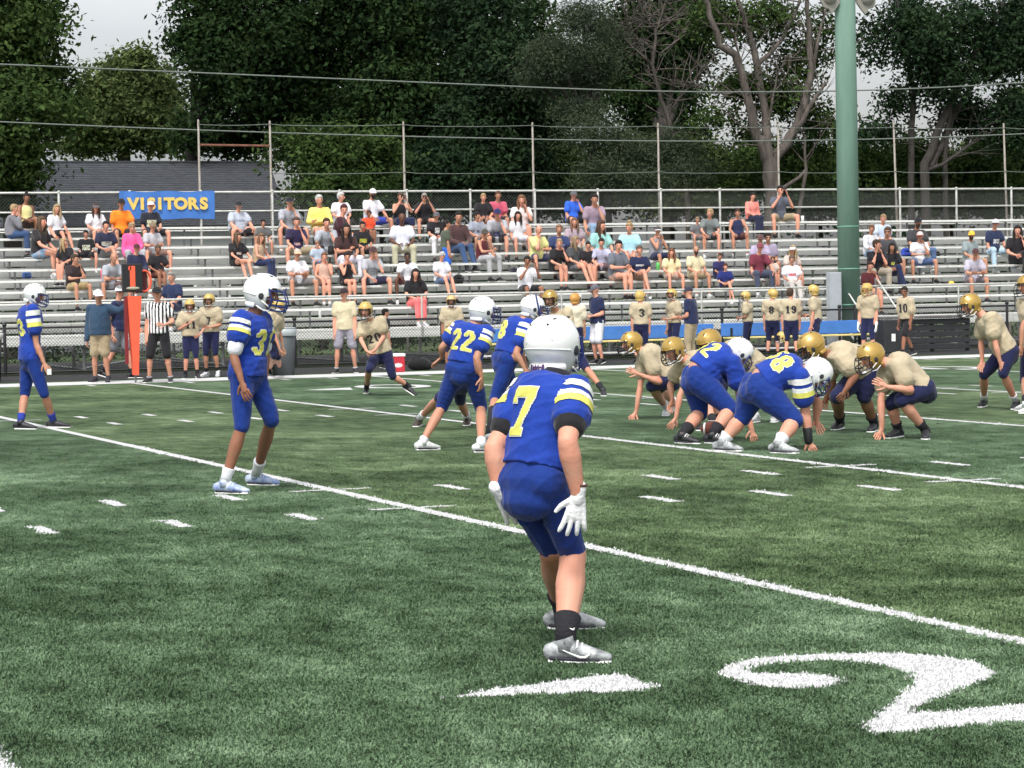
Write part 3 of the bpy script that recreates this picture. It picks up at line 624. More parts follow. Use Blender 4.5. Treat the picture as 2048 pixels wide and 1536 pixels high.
tree('big old tree with grey forked limbs and thin foliage left of the green pole', bx(1545, 67), [(1440,30,60,50,1,.7),(1530,40,60,50,1,.8),(1600,110,50,40,1,.5),(1480,170,50,28,1,.5),(1560,190,60,40,1,.8),(1430,232,50,14,1,.25),(1640,240,34,40,1,.5),(1600,320,50,40,2,.9),(1480,360,50,26,2,.7),(1500,262,26,18,1,.15),(1650,60,30,60,1,.3)], 13000, 'mid', .12, limbs=BT, bark=M_BARK, seed=37)
RT = [([(1850,9999,0),(1850,330,0),(1880,250,0),(1930,150,0),(1990,40,0),(2030,-40,0)],.30,.12),([(1862,330,0),(1905,240,.3),(1960,140,.3),(2045,20,.3)],.24,.10),([(1820,9999,.5),(1822,280,.5),(1828,180,.5),(1810,90,.5),(1790,-20,.5)],.22,.10),([(1855,340,0),(1885,330,-.3),(1940,290,-.3),(1990,260,-.3)],.14,.06),([(1890,9999,0),(1890,310,0),(1905,200,0),(1925,60,0)],.18,.08)]
tree('dark tree with several leaning black trunks right of the green pole', bx(1850, 70), [(1850,70,70,70,0,1.8),(1880,150,60,50,0,1.2),(1820,40,40,60,1,.8),(1940,40,50,60,0,1),(1990,110,50,60,0,1),(2040,60,50,80,0,1.3),(1750,70,30,60,1,.35),(1790,200,30,25,1,.25),(1930,230,60,40,1,.7),(2030,240,60,60,0,1.3),(1760,262,40,20,1,.35)], 22000, 'cool', .13, limbs=RT, seed=41)
tree('dense dark tree cut off by the right edge', bx(2110, 75), [(2090,60,70,110,0,2),(2060,220,70,60,0,1.4),(2100,320,80,60,0,1.5),(2020,330,50,40,-1,.8)], 13000, 'dark', .15, seed=43)
tree('tree behind the forked old tree, seen through its limbs', bx(1430, 88), [(1380,270,30,20,0,.3),(1350,200,50,40,0,.8),(1500,340,80,24,0,1.0)], 4500, 'dark', .17, seed=44)
SH = [(760,76,'dark','just right of the low lighter tree'),(900,75,'cool','below the broad dark tree'),(1050,77,'dark','behind the pink shirt and white top'),(1180,76,'mid','right of the blue shirt on the top row'),(1450,75,'mid','left of the forked old trunk'),(1640,74,'dark','behind the green pole'),(1760,73,'mid','just right of the green pole'),(1900,74,'olive','behind the leaning black trunks'),(2010,73,'mid','near the right edge'),(1340,74,'olive','under the bare branches')]
for i, (px, Y, lm, where) in enumerate(SH):
    tree('low leafy bush behind the back fence, %s' % where, bx(px, Y), [(px-50,330,60,45,0,1),(px+30,345,60,42,.5,1),(px-10,390,90,40,-.5,1.3),(px+60,300,35,30,1,.4)], 9500, lm, .14, seed=50+i, trunk_r=.08, name='bush', group='bushes behind the bleachers')
tree('tall dark tree set further back, filling the gap above the bushy tree', bx(700, 96), [(600,120,90,110,0,1.5),(720,60,90,100,0,1.5),(820,150,80,110,0,1.5),(560,220,60,40,0,.6),(700,220,80,50,0,.8)], 12000, 'dark', .2, seed=71)
tree('tall dark tree set further back, behind the grey-green pines', bx(1060, 96), [(930,90,80,120,0,1.4),(1050,60,80,90,0,1.4),(1150,170,90,90,0,1.4),(1040,210,80,70,0,1),(1250,110,60,90,0,1)], 12000, 'dark', .2, seed=73)
# undergrowth seen below the seats and the far-off tree belt
v, f = leaves([(Vector((x, 64.5+rng.random()*1.5, .7)), (1.5, .9, 1.0+.5*rng.random()), 1) for x in np.arange(-4, 46, 1.6)], 26000, .09, 90, .4)
tag(link('undergrowth', mesh_np('undergrowth', v, f, [LM['dark']], smooth=False)), 'dark tangled undergrowth behind and below the bleachers', kind='stuff')
v, f = leaves([(Vector((x, 122+4*math.sin(x), 1.6+.8*math.sin(x*.23))), (5.5, 3, 2.2), 1) for x in np.arange(-30, 130, 5)], 22000, .42, 91, 1.3)
tag(link('treeline', mesh_np('treeline', v, f, [LM['cool']], smooth=False)), 'far-off belt of trees glimpsed between the trunks', kind='stuff')
# ------------------------------------------------------------------ people
def V3(a): return np.array(tuple(a), float)
def nrm(a): a = V3(a); return a/max(np.linalg.norm(a), 1e-9)
def lerp(a, b, t): return V3(a)*(1-t)+V3(b)*t
def limbt(g, a, b, prof, xd=None, flat=1.):
    """tapered limb: prof = [(t, r)]"""
    g.tube([lerp(a, b, t) for t, _ in prof], [r for _, r in prof], [r*flat for _, r in prof], xd, n=12)
class Fig: pass
def frame(F):
    """torso axes from the joints"""
    F.up = nrm(F.nk-F.pv); F.left = nrm(F.left-F.up*(F.left@F.up)); F.fwd = np.cross(F.left, F.up)
    hl = F.hipdir if hasattr(F, 'hipdir') else F.left
    F.hl, F.hr = F.pv+hl*.088*F.s, F.pv-hl*.088*F.s
    w = (.165+.02*F.fat)*F.s*getattr(F, 'wide', 1.)
    for sd, sg in (('l', 1), ('r', -1)):
        if not hasattr(F, 's'+sd): setattr(F, 's'+sd, F.nk+F.left*sg*w-F.up*.055*F.s+V3(getattr(F, 'sh_off', (0, 0, 0))))
def torso_pts(F, ts):
    out = []
    for t in ts:
        c = lerp(F.pv, F.nk, t); bend = F.bend*math.sin(math.pi*min(max(t, 0), 1)); out.append(c-F.fwd*bend)
    return out
def torso(g, F, grow=0., t0=-.14, pads=0., ext=None):
    s = F.s; f = F.fat
    S = [(-.14, .125, .100), (0, .165+.03*f, .118+.03*f), (.22, .148+.055*f, .108+.075*f), (.48, .150+.045*f, .110+.06*f), (.74, .172+.02*f, .120+.02*f), (.90, .150, .098), (.99, .075, .07)]
    S = [q for q in S if q[0] >= t0-.001]
    a = [(q[1])*s+grow+(pads*.05*max(0, 1-abs(q[0]-.86)*3.2)) for q in S]; b = [(q[2])*s+grow+(pads*.035*max(0, 1-abs(q[0]-.84)*2.6)) for q in S]
    g.tube(torso_pts(F, [q[0] for q in S]), a, b, [F.left]*len(S), n=16, cap=False)
def arm(g, F, sd, grow=0., t_end=None, r0=.052, sleeve=1.):
    s = F.s; S, E, W = getattr(F, 's'+sd), getattr(F, 'e'+sd), getattr(F, 'w'+sd); k = F.arm_r
    if t_end is None:
        limbt(g, S, E, [(0, .055*s*k), (.25, .050*s*k), (.6, .044*s*k), (1, .037*s*k)]); limbt(g, E, W, [(0, .038*s*k), (.25, .042*s*k), (.6, .034*s*k), (1, .026*s*k)])
    elif t_end <= 1: limbt(g, S, E, [(0, .062*s+grow), (t_end*.5, .060*s*k+grow*sleeve), (t_end, .055*s*k+grow*sleeve*1.5)])
    else:
        limbt(g, S, E, [(0, .060*s+grow), (.5, .052*s+grow), (1, .044*s+grow)]); limbt(g, E, W, [(0, .046*s+grow), (.5, .044*s+grow), (min(t_end-1, .97), .034*s+grow)])
def leg(g, F, sd, grow=0., t_end=None, loose=0.):
    s = F.s; H, K, A = getattr(F, 'h'+sd), getattr(F, 'k'+sd), getattr(F, 'a'+sd); k = F.leg_r; f = F.fat*.02; q_ = getattr(F, 'calf', k)
    hr = (.092+f)*s*k
    if t_end is None:
        limbt(g, H, K, [(0, hr), (.3, (.082+f)*s*k), (.7, .064*s*k), (1, .052*s*k)]); limbt(g, K, A, [(0, .052*s*q_), (.15, .051*s*q_), (.34, .058*s*q_), (.62, .046*s*q_), (1, .034*s*(q_*.5+.5))])
    else:
        t1 = min(t_end, 1.); limbt(g, H, K, [(0, hr+grow), (.3*t1, (.084+f)*s*k+grow), (.7*t1, .072*s*k+grow+loose*.5), (t1, (.088-.034*t1)*s*k+grow+loose)])
        if t_end > 1: limbt(g, K, A, [(0, .054*s*k+grow), (.25*(t_end-1)/1., .058*s*k+grow), (min(t_end-1, .95), (.058-.016*(t_end-1))*s*k+grow+loose*.6)])
def hand_axes(F, sd):
    W, T = getattr(F, 'w'+sd), getattr(F, 't'+sd); d = nrm(T-W); pn = getattr(F, 'pn'+sd, None)
    if pn is None: pn = -F.left*(1 if sd == 'l' else -1)
    pn = nrm(V3(pn)-d*(V3(pn)@d)); return V3(W), d, pn, np.cross(d, pn)
def hand(g, F, sd, k=1., spread=.35, curl=.25, fingers=True, palm=True, n=6, fr=.0088):
    W, d, pn, x = hand_axes(F, sd); s = F.s*k
    if sd == 'r': x = -x          # x points to the thumb side... kept mirrored
    if palm:
        g.tube([W-d*.01*s, W+d*.03*s, W+d*.062*s, W+d*.088*s], [.026*s, .036*s, .042*s, .039*s], [.019*s, .017*s, .015*s, .012*s], [x]*4, n=10)
    if not fingers: return
    for i, (o, L) in enumerate(((.031, .068), (.0105, .078), (-.010, .073), (-.030, .056))):
        b = W+d*.082*s+x*o*s; dd = nrm(d+x*o*9*spread); c = curl*(1+.15*i)
        p1 = b+dd*L*.45*s+pn*L*.10*c*s*2; d2 = nrm(dd+pn*c*1.6); p2 = p1+d2*L*.32*s; d3 = nrm(dd+pn*c*3.2); p3 = p2+d3*L*.22*s
        g.tube([b-d*.012*s, p1, p2, p3], [fr*s*1.05, fr*s, fr*s*.92, fr*s*.75], n=n)
    b = W+d*.028*s+x*.034*s; dt = nrm(d*.75+x*.85+pn*.35); p1 = b+dt*.034*s; p2 = p1+nrm(dt+d*.5)*.028*s
    g.tube([W+d*.015*s+x*.012*s, b, p1, p2], [.013*s, .0125*s, .011*s, .0085*s], n=n)
def foot_v(F, sd):
    A, T = getattr(F, 'a'+sd), getattr(F, 'o'+sd); d = V3(T)-V3(A); L = np.linalg.norm(d); return V3(A), nrm(d), L
def head_axes(F):
    f = nrm(F.hf); l = np.cross(V3(ZU), f); l = nrm(l); u = np.cross(f, l); return f, l, u
def head(g, F, detail=True):
    s = F.s; f, l, u = head_axes(F); c = F.hd
    g.ell(c+u*.025*s-f*.012*s, (.100*s, .078*s, .098*s), (f, l, u), 14, 9)
    g.tube([c+u*.02*s+f*.03*s, c-u*.045*s+f*.038*s, c-u*.095*s+f*.050*s], [.068*s, .060*s, .034*s], [.066*s, .052*s, .030*s], [l]*3, n=12)
    g.tube([F.nk-F.up*.03, lerp(F.nk, c, .5), c-u*.02*s-f*.015*s], [.062*s, .054*s, .055*s], n=12)
def face_bits(g, F, mi_skin=0, mi_eye=1, mi_lip=2):
    s = F.s; f, l, u = head_axes(F); c = F.hd
    g.tube([c+f*.088*s+u*.018*s, c+f*.104*s-u*.012*s, c+f*.108*s-u*.028*s], [.008*s, .012*s, .015*s], n=6, mi=mi_skin)
    for sg in (-1, 1):
        g.ell(c+f*.084*s+u*.016*s+l*sg*.031*s, (.008*s, .013*s, .007*s), (f, l, u), 6, 4, mi_eye)
        g.ell(c-f*.008*s-u*.004*s+l*sg*.078*s, (.018*s, .010*s, .030*s), (f, l, u), 6, 5, mi_skin)
    g.ell(c+f*.087*s-u*.056*s, (.008*s, .022*s, .006*s), (f, l, u), 6, 4, mi_lip)

JOBS = []
def job(name, g, voxel, mats, parent, origin, smooth=5, post=None, extra=None):
    me = bpy.data.meshes.new('tmp'); v = g.arr()-V3(origin); me.from_pydata([tuple(q) for q in v], [], g.f); me.update()
    o = link(name, me, parent); r = o.modifiers.new('r', 'REMESH'); r.mode = 'VOXEL'; r.voxel_size = voxel; r.use_smooth_shade = True
    if smooth: m = o.modifiers.new('s', 'SMOOTH'); m.factor = .5; m.iterations = smooth
    JOBS.append((o, mats, origin, post, extra)); return o
def run_jobs():
    bpy.context.view_layer.update(); dg = bpy.context.evaluated_depsgraph_get(); out = {}
    for o, mats, origin, post, extra in JOBS:
        ev = o.evaluated_get(dg).data
        n = len(ev.vertices); v = np.empty(n*3, np.float32); ev.vertices.foreach_get('co', v); v = v.reshape(-1, 3)
        k = len(ev.loops); li = np.empty(k, np.int32); ev.loops.foreach_get('vertex_index', li)
        nr = np.empty(n*3, np.float32); ev.vertices.foreach_get('normal', nr); out[o.name] = (v, li.reshape(-1, 4), nr.reshape(-1, 3))
    for o, mats, origin, post, extra in JOBS:
        v, f, nr = out[o.name]; mi = None
        if post: v, mi = post(v+V3(origin), nr, f); v = v-V3(origin)
        if extra is not None:
            ve = extra.arr()-V3(origin); fe = [tuple(i+len(v) for i in q) for q in extra.f]
            me = bpy.data.meshes.new(o.name); V = np.concatenate([v, ve]); me.from_pydata(V.tolist(), [], f.tolist()+fe)
            for m in mats: me.materials.append(m)
            me.polygons.foreach_set('material_index', np.array(([0]*len(f) if mi is None else list(mi))+list(extra.mi), np.int32)); me.polygons.foreach_set('use_smooth', np.ones(len(me.polygons), bool)); me.update()
        else: me = mesh_np(o.name, v, f, mats, mi)
        old = o.data; o.modifiers.clear(); o.data = me; bpy.data.meshes.remove(old)
    JOBS.clear()
def wrinkle(amp, scale, seed=0, amp2=0., direction=None):
    """soft cloth folds pushed along the normals"""
    def post(v, nr, f):
        r = np.random.default_rng(seed); d = np.zeros(len(v)); ax = nrm(r.normal(size=3)+np.array((0, 0, 1.5)))
        for k in range(6):
            w = nrm(r.normal(size=3)-.2*ax)*scale*(1.+.8*k); ph = r.random()*6.3; w2 = r.normal(size=3)*scale*.35; gate = np.clip(np.sin(v@(r.normal(size=3)*scale*.35)+ph)*1.4, 0, 1)
            x = np.sin(v@w+ph+2.2*np.sin(v@w2+ph*2)); d += (1-np.abs(x))**2.2*gate/(1+.22*k)      # ridged folds
        return v+nr*((d-.6)*amp)[:, None], None
    return post

# ---- head gear
M_HW = mat('helmet_white', (.70, .71, .70), .22, coat=.4, var=.05, vscale=6); M_HG = mat('helmet_gold', (.40, .255, .055), .24, coat=.35, metal=.25, var=.12, vscale=5)
M_HY = mat('helmet_yellow', (.50, .35, .10), .35, var=.08)
M_MASKB = mat('mask_blue', (.015, .03, .16), .4); M_MASKK = mat('mask_black', (.015, .015, .02), .4); M_GREYP = mat('padding_dark', (.02, .02, .03), .8)
def helmet_meshes():
    n, m = 48, 32; v = []; f = []; keep = {}
    def P(az_, el):
        ca, sa = math.cos(az_), math.sin(az_); ce, se = math.cos(el), math.sin(el)
        x, y, z = ce*ca, ce*sa, se            # x = forward
        rx = .128 if x > 0 else .150; X = rx*abs(x)**.92*(1 if x > 0 else -1); Y = .117*y; Z = (.132 if z > 0 else .150)*z
        side = abs(sa)
        if z < 0: Y *= 1-.10*z*z; X = X*(1+.10*z) if x < 0 else X
        if x < 0 and z < -.2: X += .012*(-z-.2)*2
        r = math.hypot(X, Y); d = math.sin(abs(az_))          # moulded ridges
        if z > .05 and abs(abs(Y)-.055) < .016 and x < .6: Z += .006
        return (X, Y, Z)
    for j in range(m+1):
        el = math.pi/2-math.pi*.80*j/m
        for i in range(n): v.append(P(2*math.pi*i/n, el))
    for j in range(m):
        for i in range(n):
            a = 2*math.pi*(i+.5)/n; a = a if a < math.pi else a-2*math.pi; el = math.degrees(math.pi/2-math.pi*.80*(j+.5)/m); A = math.degrees(abs(a))
            if A < 62 and el < 14+(4 if A < 50 else 0): continue
            if A < 74 and -44 < el < -8 and A < 70: continue
            if A >= 105 and el < -47: continue
            if A >= 62 and A < 105 and el < -54: continue
            f.append((j*n+i, j*n+(i+1) % n, (j+1)*n+(i+1) % n, (j+1)*n+i)[::-1])
    me = mesh_np('helmet_shell', v, f); bm = bmesh.new(); bm.from_mesh(me); bmesh.ops.remove_doubles(bm, verts=bm.verts, dist=.0008)
    loose = [q for q in bm.verts if not q.link_faces]; bmesh.ops.delete(bm, geom=loose, context='VERTS')
    bmesh.ops.recalc_face_normals(bm, faces=bm.faces)
    if sum((q.normal.dot(q.calc_center_median()) for q in bm.faces)) < 0: bmesh.ops.reverse_faces(bm, faces=bm.faces)
    bm.normal_update(); bm.verts.index_update(); V = [q.co.copy() for q in bm.verts]; N_ = [q.normal.copy() for q in bm.verts]; n0 = len(V)
    F0 = [tuple(q.index for q in p.verts) for p in bm.faces]; E0 = [(e.verts[0].index, e.verts[1].index) for e in bm.edges if e.is_boundary]; bm.free()
    W = [p-q*.011 for p, q in zip(V, N_)]
    return mesh_np('helmet_shell', [tuple(p) for p in V+W], F0+[tuple(i+n0 for i in f_)[::-1] for f_ in F0]+[(a, b, b+n0, a+n0) for a, b in E0])
ME_SHELL = helmet_meshes()
def gm(g, name, smooth=True): return mesh_np(name, g.arr(), g.f, None, None, smooth)
g = G()
def arc(z, x0, half, w, n=11): return [(x0*math.cos(t)+.02, w*math.sin(t), z+dz_) for t, dz_ in [(q, 0) for q in np.linspace(-half, half, n)]]
for z, x0, w in ((.02, .135, .100), (-.045, .165, .098), (-.085, .165, .088), (-.118, .150, .070)): g.tube(arc(z, x0, 1.35, w), .0052, n=6)
for y in (-.035, .035): g.tube([(.150, y, .02), (.180, y, -.045), (.180, y*.9, -.085), (.166, y*.8, -.118)], .005, n=6)
g.tube([(.152, 0, .018), (.158, 0, .045)], .005, n=6)
for y in (-1, 1): g.tube([(.06, y*.108, .03), (.09, y*.100, -.045), (.075, y*.092, -.10)], .0055, n=6)
ME_MASK = gm(g, 'facemask')
g = G(); g.ell((0, 0, 0), (.020, .006, .024), n=12, m=5); ME_EAR = gm(g, 'ear_hole')
g = G(); g.ell((0, 0, 0), (.020, .0035, .006), n=8, m=4); ME_VENT = gm(g, 'vent')
g = G(); g.tube([(-.125*math.cos(t)*math.cos(.12), .121*math.sin(t)*.99, -.028+.012*math.cos(t)) for t in np.linspace(-1.35, 1.35, 17)], .0035, n=6); ME_RIDGE = gm(g, 'ridge')
g = G(); g.ell((.122, 0, -.118), (.022, .034, .018), n=10, m=6)
for y in (-1, 1): g.tube([(.115, y*.025, -.115), (.07, y*.085, -.095), (.02, y*.112, -.06)], [.006, .006, .006], [.002]*3, n=6); g.tube([(.115, y*.025, -.12), (.04, y*.10, -.125), (-.01, y*.110, -.10)], .005, [.002]*3, n=6)
ME_CHIN = gm(g, 'chin_strap')
g = G(); g.tube([(-.113*math.cos(t), .092*math.sin(t), -.100) for t in np.linspace(-1.2, 1.2, 17)], .019, .009, xd=(0, 0, 1), n=8); ME_BUMP = gm(g, 'nape')
def slot(o, m):
    if not len(o.data.materials): o.data.materials.append(None)
    o.material_slots[0].link = 'OBJECT'; o.material_slots[0].material = m
def helmet(F, root, origin, shell, mask, chin=M_WHITE, stripes=False):
    f, l, u = head_axes(F); s = F.s*1.0*getattr(F, 'hk', 1.); c = F.hd+u*.012*s
    R = Matrix((Vector(f), Vector(l), Vector(u))).transposed().to_4x4(); M = Matrix.Translation(Vector(c-V3(origin))) @ R @ Matrix.Scale(s, 4)
    h = link('helmet', ME_SHELL, root); h.matrix_local = M; slot(h, shell)
    k = link('facemask', ME_MASK, h); slot(k, mask); k = link('chin_strap', ME_CHIN, h); slot(k, chin)
    k = link('nape_bumper', ME_BUMP, h); slot(k, shell if shell is not M_HG else M_HG)
    k = link('shell_ridge', ME_RIDGE, h); slot(k, shell); k.scale = (1.19, 1.0, 1)
    for x, y, z, r_ in ((.045, .052, .118, .1), (-.055, .052, .112, -.1), (-.10, .045, .085, -.5), (.045, -.052, .118, .1), (-.055, -.052, .112, -.1), (-.10, -.045, .085, -.5)): k = link('vent', ME_VENT, h, (x, y, z)); k.rotation_euler = (-.5 if y > 0 else .5, -r_, 0); slot(k, M_GREYP)
    for sg in (-1, 1): k = link('ear_hole', ME_EAR, h, (.012, sg*.1145, -.028)); slot(k, M_GREYP)
    if stripes:
        for sg in (-1, 1):
            g = G(); g.tube([(.02+.06*t, sg*(.1185-.01*t*t), .055-.13*t) for t in np.linspace(-.6, 1, 7)], .009, .003, xd=(1, 0, .5), n=6); g.build('side_stripe', M_MASKB, h, smooth=True)
    return h
def hair(F, root, origin, style, c):
    f, l, u = head_axes(F); s = F.s; C = F.hd; g = G(); r = random.Random(int(C[0]*977)); m = hairm(c)
    if style == 'bald': return
    if style in ('short', 'long', 'bun', 'curly', 'pony'):
        g.ell(C+u*.040*s-f*.030*s, (.098*s, .088*s, .098*s), (f, l, u), 14, 9); g.ell(C+u*.078*s+f*.012*s, (.076*s, .074*s, .052*s), (f, l, u), 12, 7)
        g.ell(C-u*.005*s-f*.055*s, (.062*s, .080*s, .075*s), (f, l, u), 12, 7)
    if style == 'long':
        for sg in (-1, 1):
            g.tube([C+u*.06*s+l*sg*.066*s-f*.01*s, C-u*.05*s+l*sg*.088*s-f*.01*s, C-u*.15*s+l*sg*.085*s+f*.015*s, C-u*.27*s+l*sg*.075*s+f*.05*s], [.03*s, .036*s, .036*s, .018*s], [.04*s, .045*s, .04*s, .018*s], [l]*4, n=8)
        g.tube([C+u*.02*s-f*.06*s, C-u*.12*s-f*.085*s, C-u*.30*s-f*.09*s], [.085*s, .10*s, .06*s], [.04*s, .04*s, .025*s], [l]*3, n=10)
    if style == 'bun': g.ell(C+u*.15*s-f*.02*s, (.045*s, .045*s, .04*s), (f, l, u), 8, 6)
    if style == 'pony': g.tube([C+u*.06*s-f*.11*s, C-u*.03*s-f*.16*s, C-u*.18*s-f*.14*s], [.03*s, .035*s, .015*s], n=8)
    if style == 'curly':
        for _ in range(16): t = r.random()*6.28; e = r.random()*1.3; g.ell(C+u*(.03+.085*math.sin(e))*s+(f*math.cos(t)+l*math.sin(t))*.085*math.cos(e)*s-f*.02*s, (.032*s,)*3, None, 6, 5)
    v = g.arr(); ph = v@np.array((61., 47, 53)); v = v+nrm(u)*(np.sin(ph)*.0025)[:, None]
    me = mesh_np('hair', v-V3(origin), g.f, [m], g.mi); link('hair', me, root)
def cap(F, root, origin, c, brim=None, visor=False):
    f, l, u = head_axes(F); s = F.s; C = F.hd; g = G(); m = cloth(c)
    if not visor:
        P = []; n, k = 16, 6; v = [C+u*.128*s-f*.01*s]
        for i in range(1, k+1):
            e = math.pi/2*(1-i/k)
            for j in range(n): t = 2*math.pi*j/n; v.append(C+u*(.028+.100*math.sin(e))*s+(f*.108*math.cos(t)+l*.092*math.sin(t))*math.cos(e*.96)*s-f*.012*s)
        F_ = [(0, 1+j, 1+(j+1) % n) for j in range(n)]
        for i in range(k-1):
            for j in range(n): a = 1+i*n; F_.append((a+j, a+n+j, a+n+(j+1) % n, a+(j+1) % n))
        g.add(v, F_); g.ell(C+u*.132*s-f*.01*s, (.008*s,)*3, None, 6, 4)
    else: g.tube([C+u*.045*s+(f*.106*math.cos(t)+l*.090*math.sin(t))*s for t in np.linspace(-2.4, 2.4, 14)], .02*s, .006*s, xd=u, n=6)
    link('cap', mesh_np('cap', g.arr()-V3(origin), g.f, [m], g.mi), root)
    g = G(); n = 9; a = [C+u*.034*s+(f*.100*math.cos(t)+l*.088*math.sin(t))*s for t in np.linspace(-1.1, 1.1, n)]; b = [C+u*(.020-.006*abs(t))*s+(f*(.100+.075*math.cos(t*.9))+l*.090*math.sin(t))*s for t in np.linspace(-1.1, 1.1, n)]
    v = a+b+[q-u*.006*s for q in a]+[q-u*.006*s for q in b]; Fc = []
    for i in range(n-1): Fc += [(i, n+i, n+i+1, i+1), (2*n+i, 2*n+i+1, 3*n+i+1, 3*n+i), (n+i, 3*n+i, 3*n+i+1, n+i+1)]
    me = mesh_np('brim', np.array(v)-V3(origin), Fc, [cloth(brim or c)]); link('cap_brim', me, root)
def shoes(F, root, origin, c, sole, big=1., vox=None):
    for sd in 'lr':
        A, d, L = foot_v(F, sd); s = F.s*big; g = G()
        side = nrm(np.cross(V3(ZU), d)); up = np.cross(d, side)
        if up[2] < 0: up = -up
        dn = -up; base = A+dn*.028*s; heel = base-d*.060*s
        P = [heel-d*.004*s+dn*.006*s, heel+d*.03*s, base+d*.02*s, base+d*.065*s+dn*.006*s, base+d*.11*s+dn*.014*s, base+d*.150*s+dn*.021*s, base+d*.176*s+dn*.026*s]
        g.tube(P, [.026*s, .036*s, .037*s, .040*s, .043*s, .041*s, .032*s], [.034*s, .042*s, .044*s, .038*s, .029*s, .023*s, .018*s], [side]*7, n=12)
        g.tube([A+up*.022*s-d*.006*s, A+up*.004*s, A+dn*.03*s], [.043*s, .044*s, .044*s], n=12, cap=False)
        nm = 'shoe'
        o = link(nm, mesh_np('shoe', g.arr()-V3(origin), g.f, [c], g.mi), root)
        g = G(); P = [q+dn*.040*s for q in (heel, base+d*.0*s, base+d*.06*s, base+d*.12*s, base+d*.155*s, base+d*.182*s)]
        P = [q+dn*(.004*s) for q in P]
        g.tube(P, [.032*s, .040*s, .038*s, .046*s, .045*s, .034*s], .011*s, [side]*6, n=10)
        for t in (-.04, .0, .07, .11, .15) if vox and vox < .0125 else ():
            for w_ in (-.022, .022): g.tube([base+d*t*s+side*w_*s+dn*.045*s, base+d*t*s+side*w_*s+dn*.060*s], [.008*s, .005*s], n=5)
        link('sole', mesh_np('sole', g.arr()-V3(origin), g.f, [sole], g.mi), o)
        if vox and vox < .0125:
            g = G()
            for i in range(5):
                c_ = base+d*(.052+.019*i)*s; r_ = .040-.0045*i; g.tube([c_+side*r_*.85*s*q+up*(.040-.006*i)*math.cos(q*1.1)*s+dn*.004*i*s for q in np.linspace(-1.0, 1.0, 7)], .0046*s, n=5)
            link('laces', mesh_np('laces', g.arr()-V3(origin), g.f, [M_WHITE], g.mi), o)
            g = G(); g.tube([base-d*.055*s+dn*.030*s, base+dn*.032*s, base+d*.07*s+dn*.034*s, base+d*.14*s+dn*.036*s], [.0375*s, .0395*s, .0425*s, .043*s], .012*s, [side]*4, n=12); link('shoe_rand', mesh_np('shoe_rand', g.arr()-V3(origin), g.f, [M_GREYP], g.mi), o)
def socks(F, root, origin, c, t=.72):
    for sd in 'lr':
        K, A = getattr(F, 'k'+sd), getattr(F, 'a'+sd); g = G(); q = getattr(F, 'calf', F.leg_r); g.tube([lerp(K, A, t), lerp(K, A, t+.02), lerp(K, A, (t+1)/2), A], [.0465*F.s*q*(1.1-.28*(t-.62)), .048*F.s*q*(1.1-.28*(t-.62)), .043*F.s*(q*.6+.4), .043*F.s*(q*.4+.6)], n=16, cap=False)
        link('sock', mesh_np('sock', g.arr()-V3(origin), g.f, [c]), root)

GLY = {'0': ['01110','11011','11011','11011','11011','11011','01110'], '1': ['00110','01110','00110','00110','00110','00110','01111'], '2': ['01110','11011','00011','00110','01100','11000','11111'],
       '3': ['01110','11011','00011','00110','00011','11011','01110'], '5': ['11111','11000','11110','00011','00011','11011','01110'], '6': ['01110','11000','11000','11110','11011','11011','01110'],
       '7': ['11111','11111','00011','00110','00110','01100','01111'], '8': ['01110','11011','11011','01110','11011','11011','01110'], '9': ['01110','11011','11011','01111','00011','11011','01110'], '4': ['00110','01110','11110','10110','11111','00110','00110']}
def glyph(ch, K):
    if ch == '7':
        P = [(0, 0), (1, 0), (1, .17), (.66, .86), (.78, .86), (.78, 1), (.16, 1), (.16, .86), (.36, .86), (.68, .21), (.20, .21), (.20, .33), (0, .33)]; nx, ny = 5*K, 7*K
        yy, xx = np.mgrid[0:ny, 0:nx]; Q = np.c_[(xx.ravel()+.5)/nx, (yy.ravel()+.5)/ny]; c = np.zeros(len(Q), bool)
        for i in range(len(P)):
            x0, y0 = P[i]; x1, y1 = P[i-1]
            if y0 != y1: c ^= ((y0 > Q[:, 1]) != (y1 > Q[:, 1])) & (Q[:, 0] < (x1-x0)*(Q[:, 1]-y0)/(y1-y0)+x0)
        return np.pad(c.reshape(ny, nx).astype(int), 3)
    A = np.pad(np.kron(np.array([[int(q) for q in row] for row in GLY[ch]]), np.ones((K, K))), 4).astype(float)
    for _ in range(2*K//3+1):
        A = (A*2+np.roll(A, 1, 0)+np.roll(A, -1, 0)+np.roll(A, 1, 1)+np.roll(A, -1, 1))/6
        A = (A*2+np.roll(np.roll(A, 1, 0), 1, 1)+np.roll(np.roll(A, -1, 0), 1, 1)+np.roll(np.roll(A, 1, 0), -1, 1)+np.roll(np.roll(A, -1, 0), -1, 1))/6
    return (A > .47).astype(int)
DECALS = []
def decal(shirt, text, center, out, up, H, W, fill, edge, shear=0., name='number'):
    DECALS.append((shirt, text, V3(center), nrm(out), nrm(up), H, W, fill, edge, shear, name))
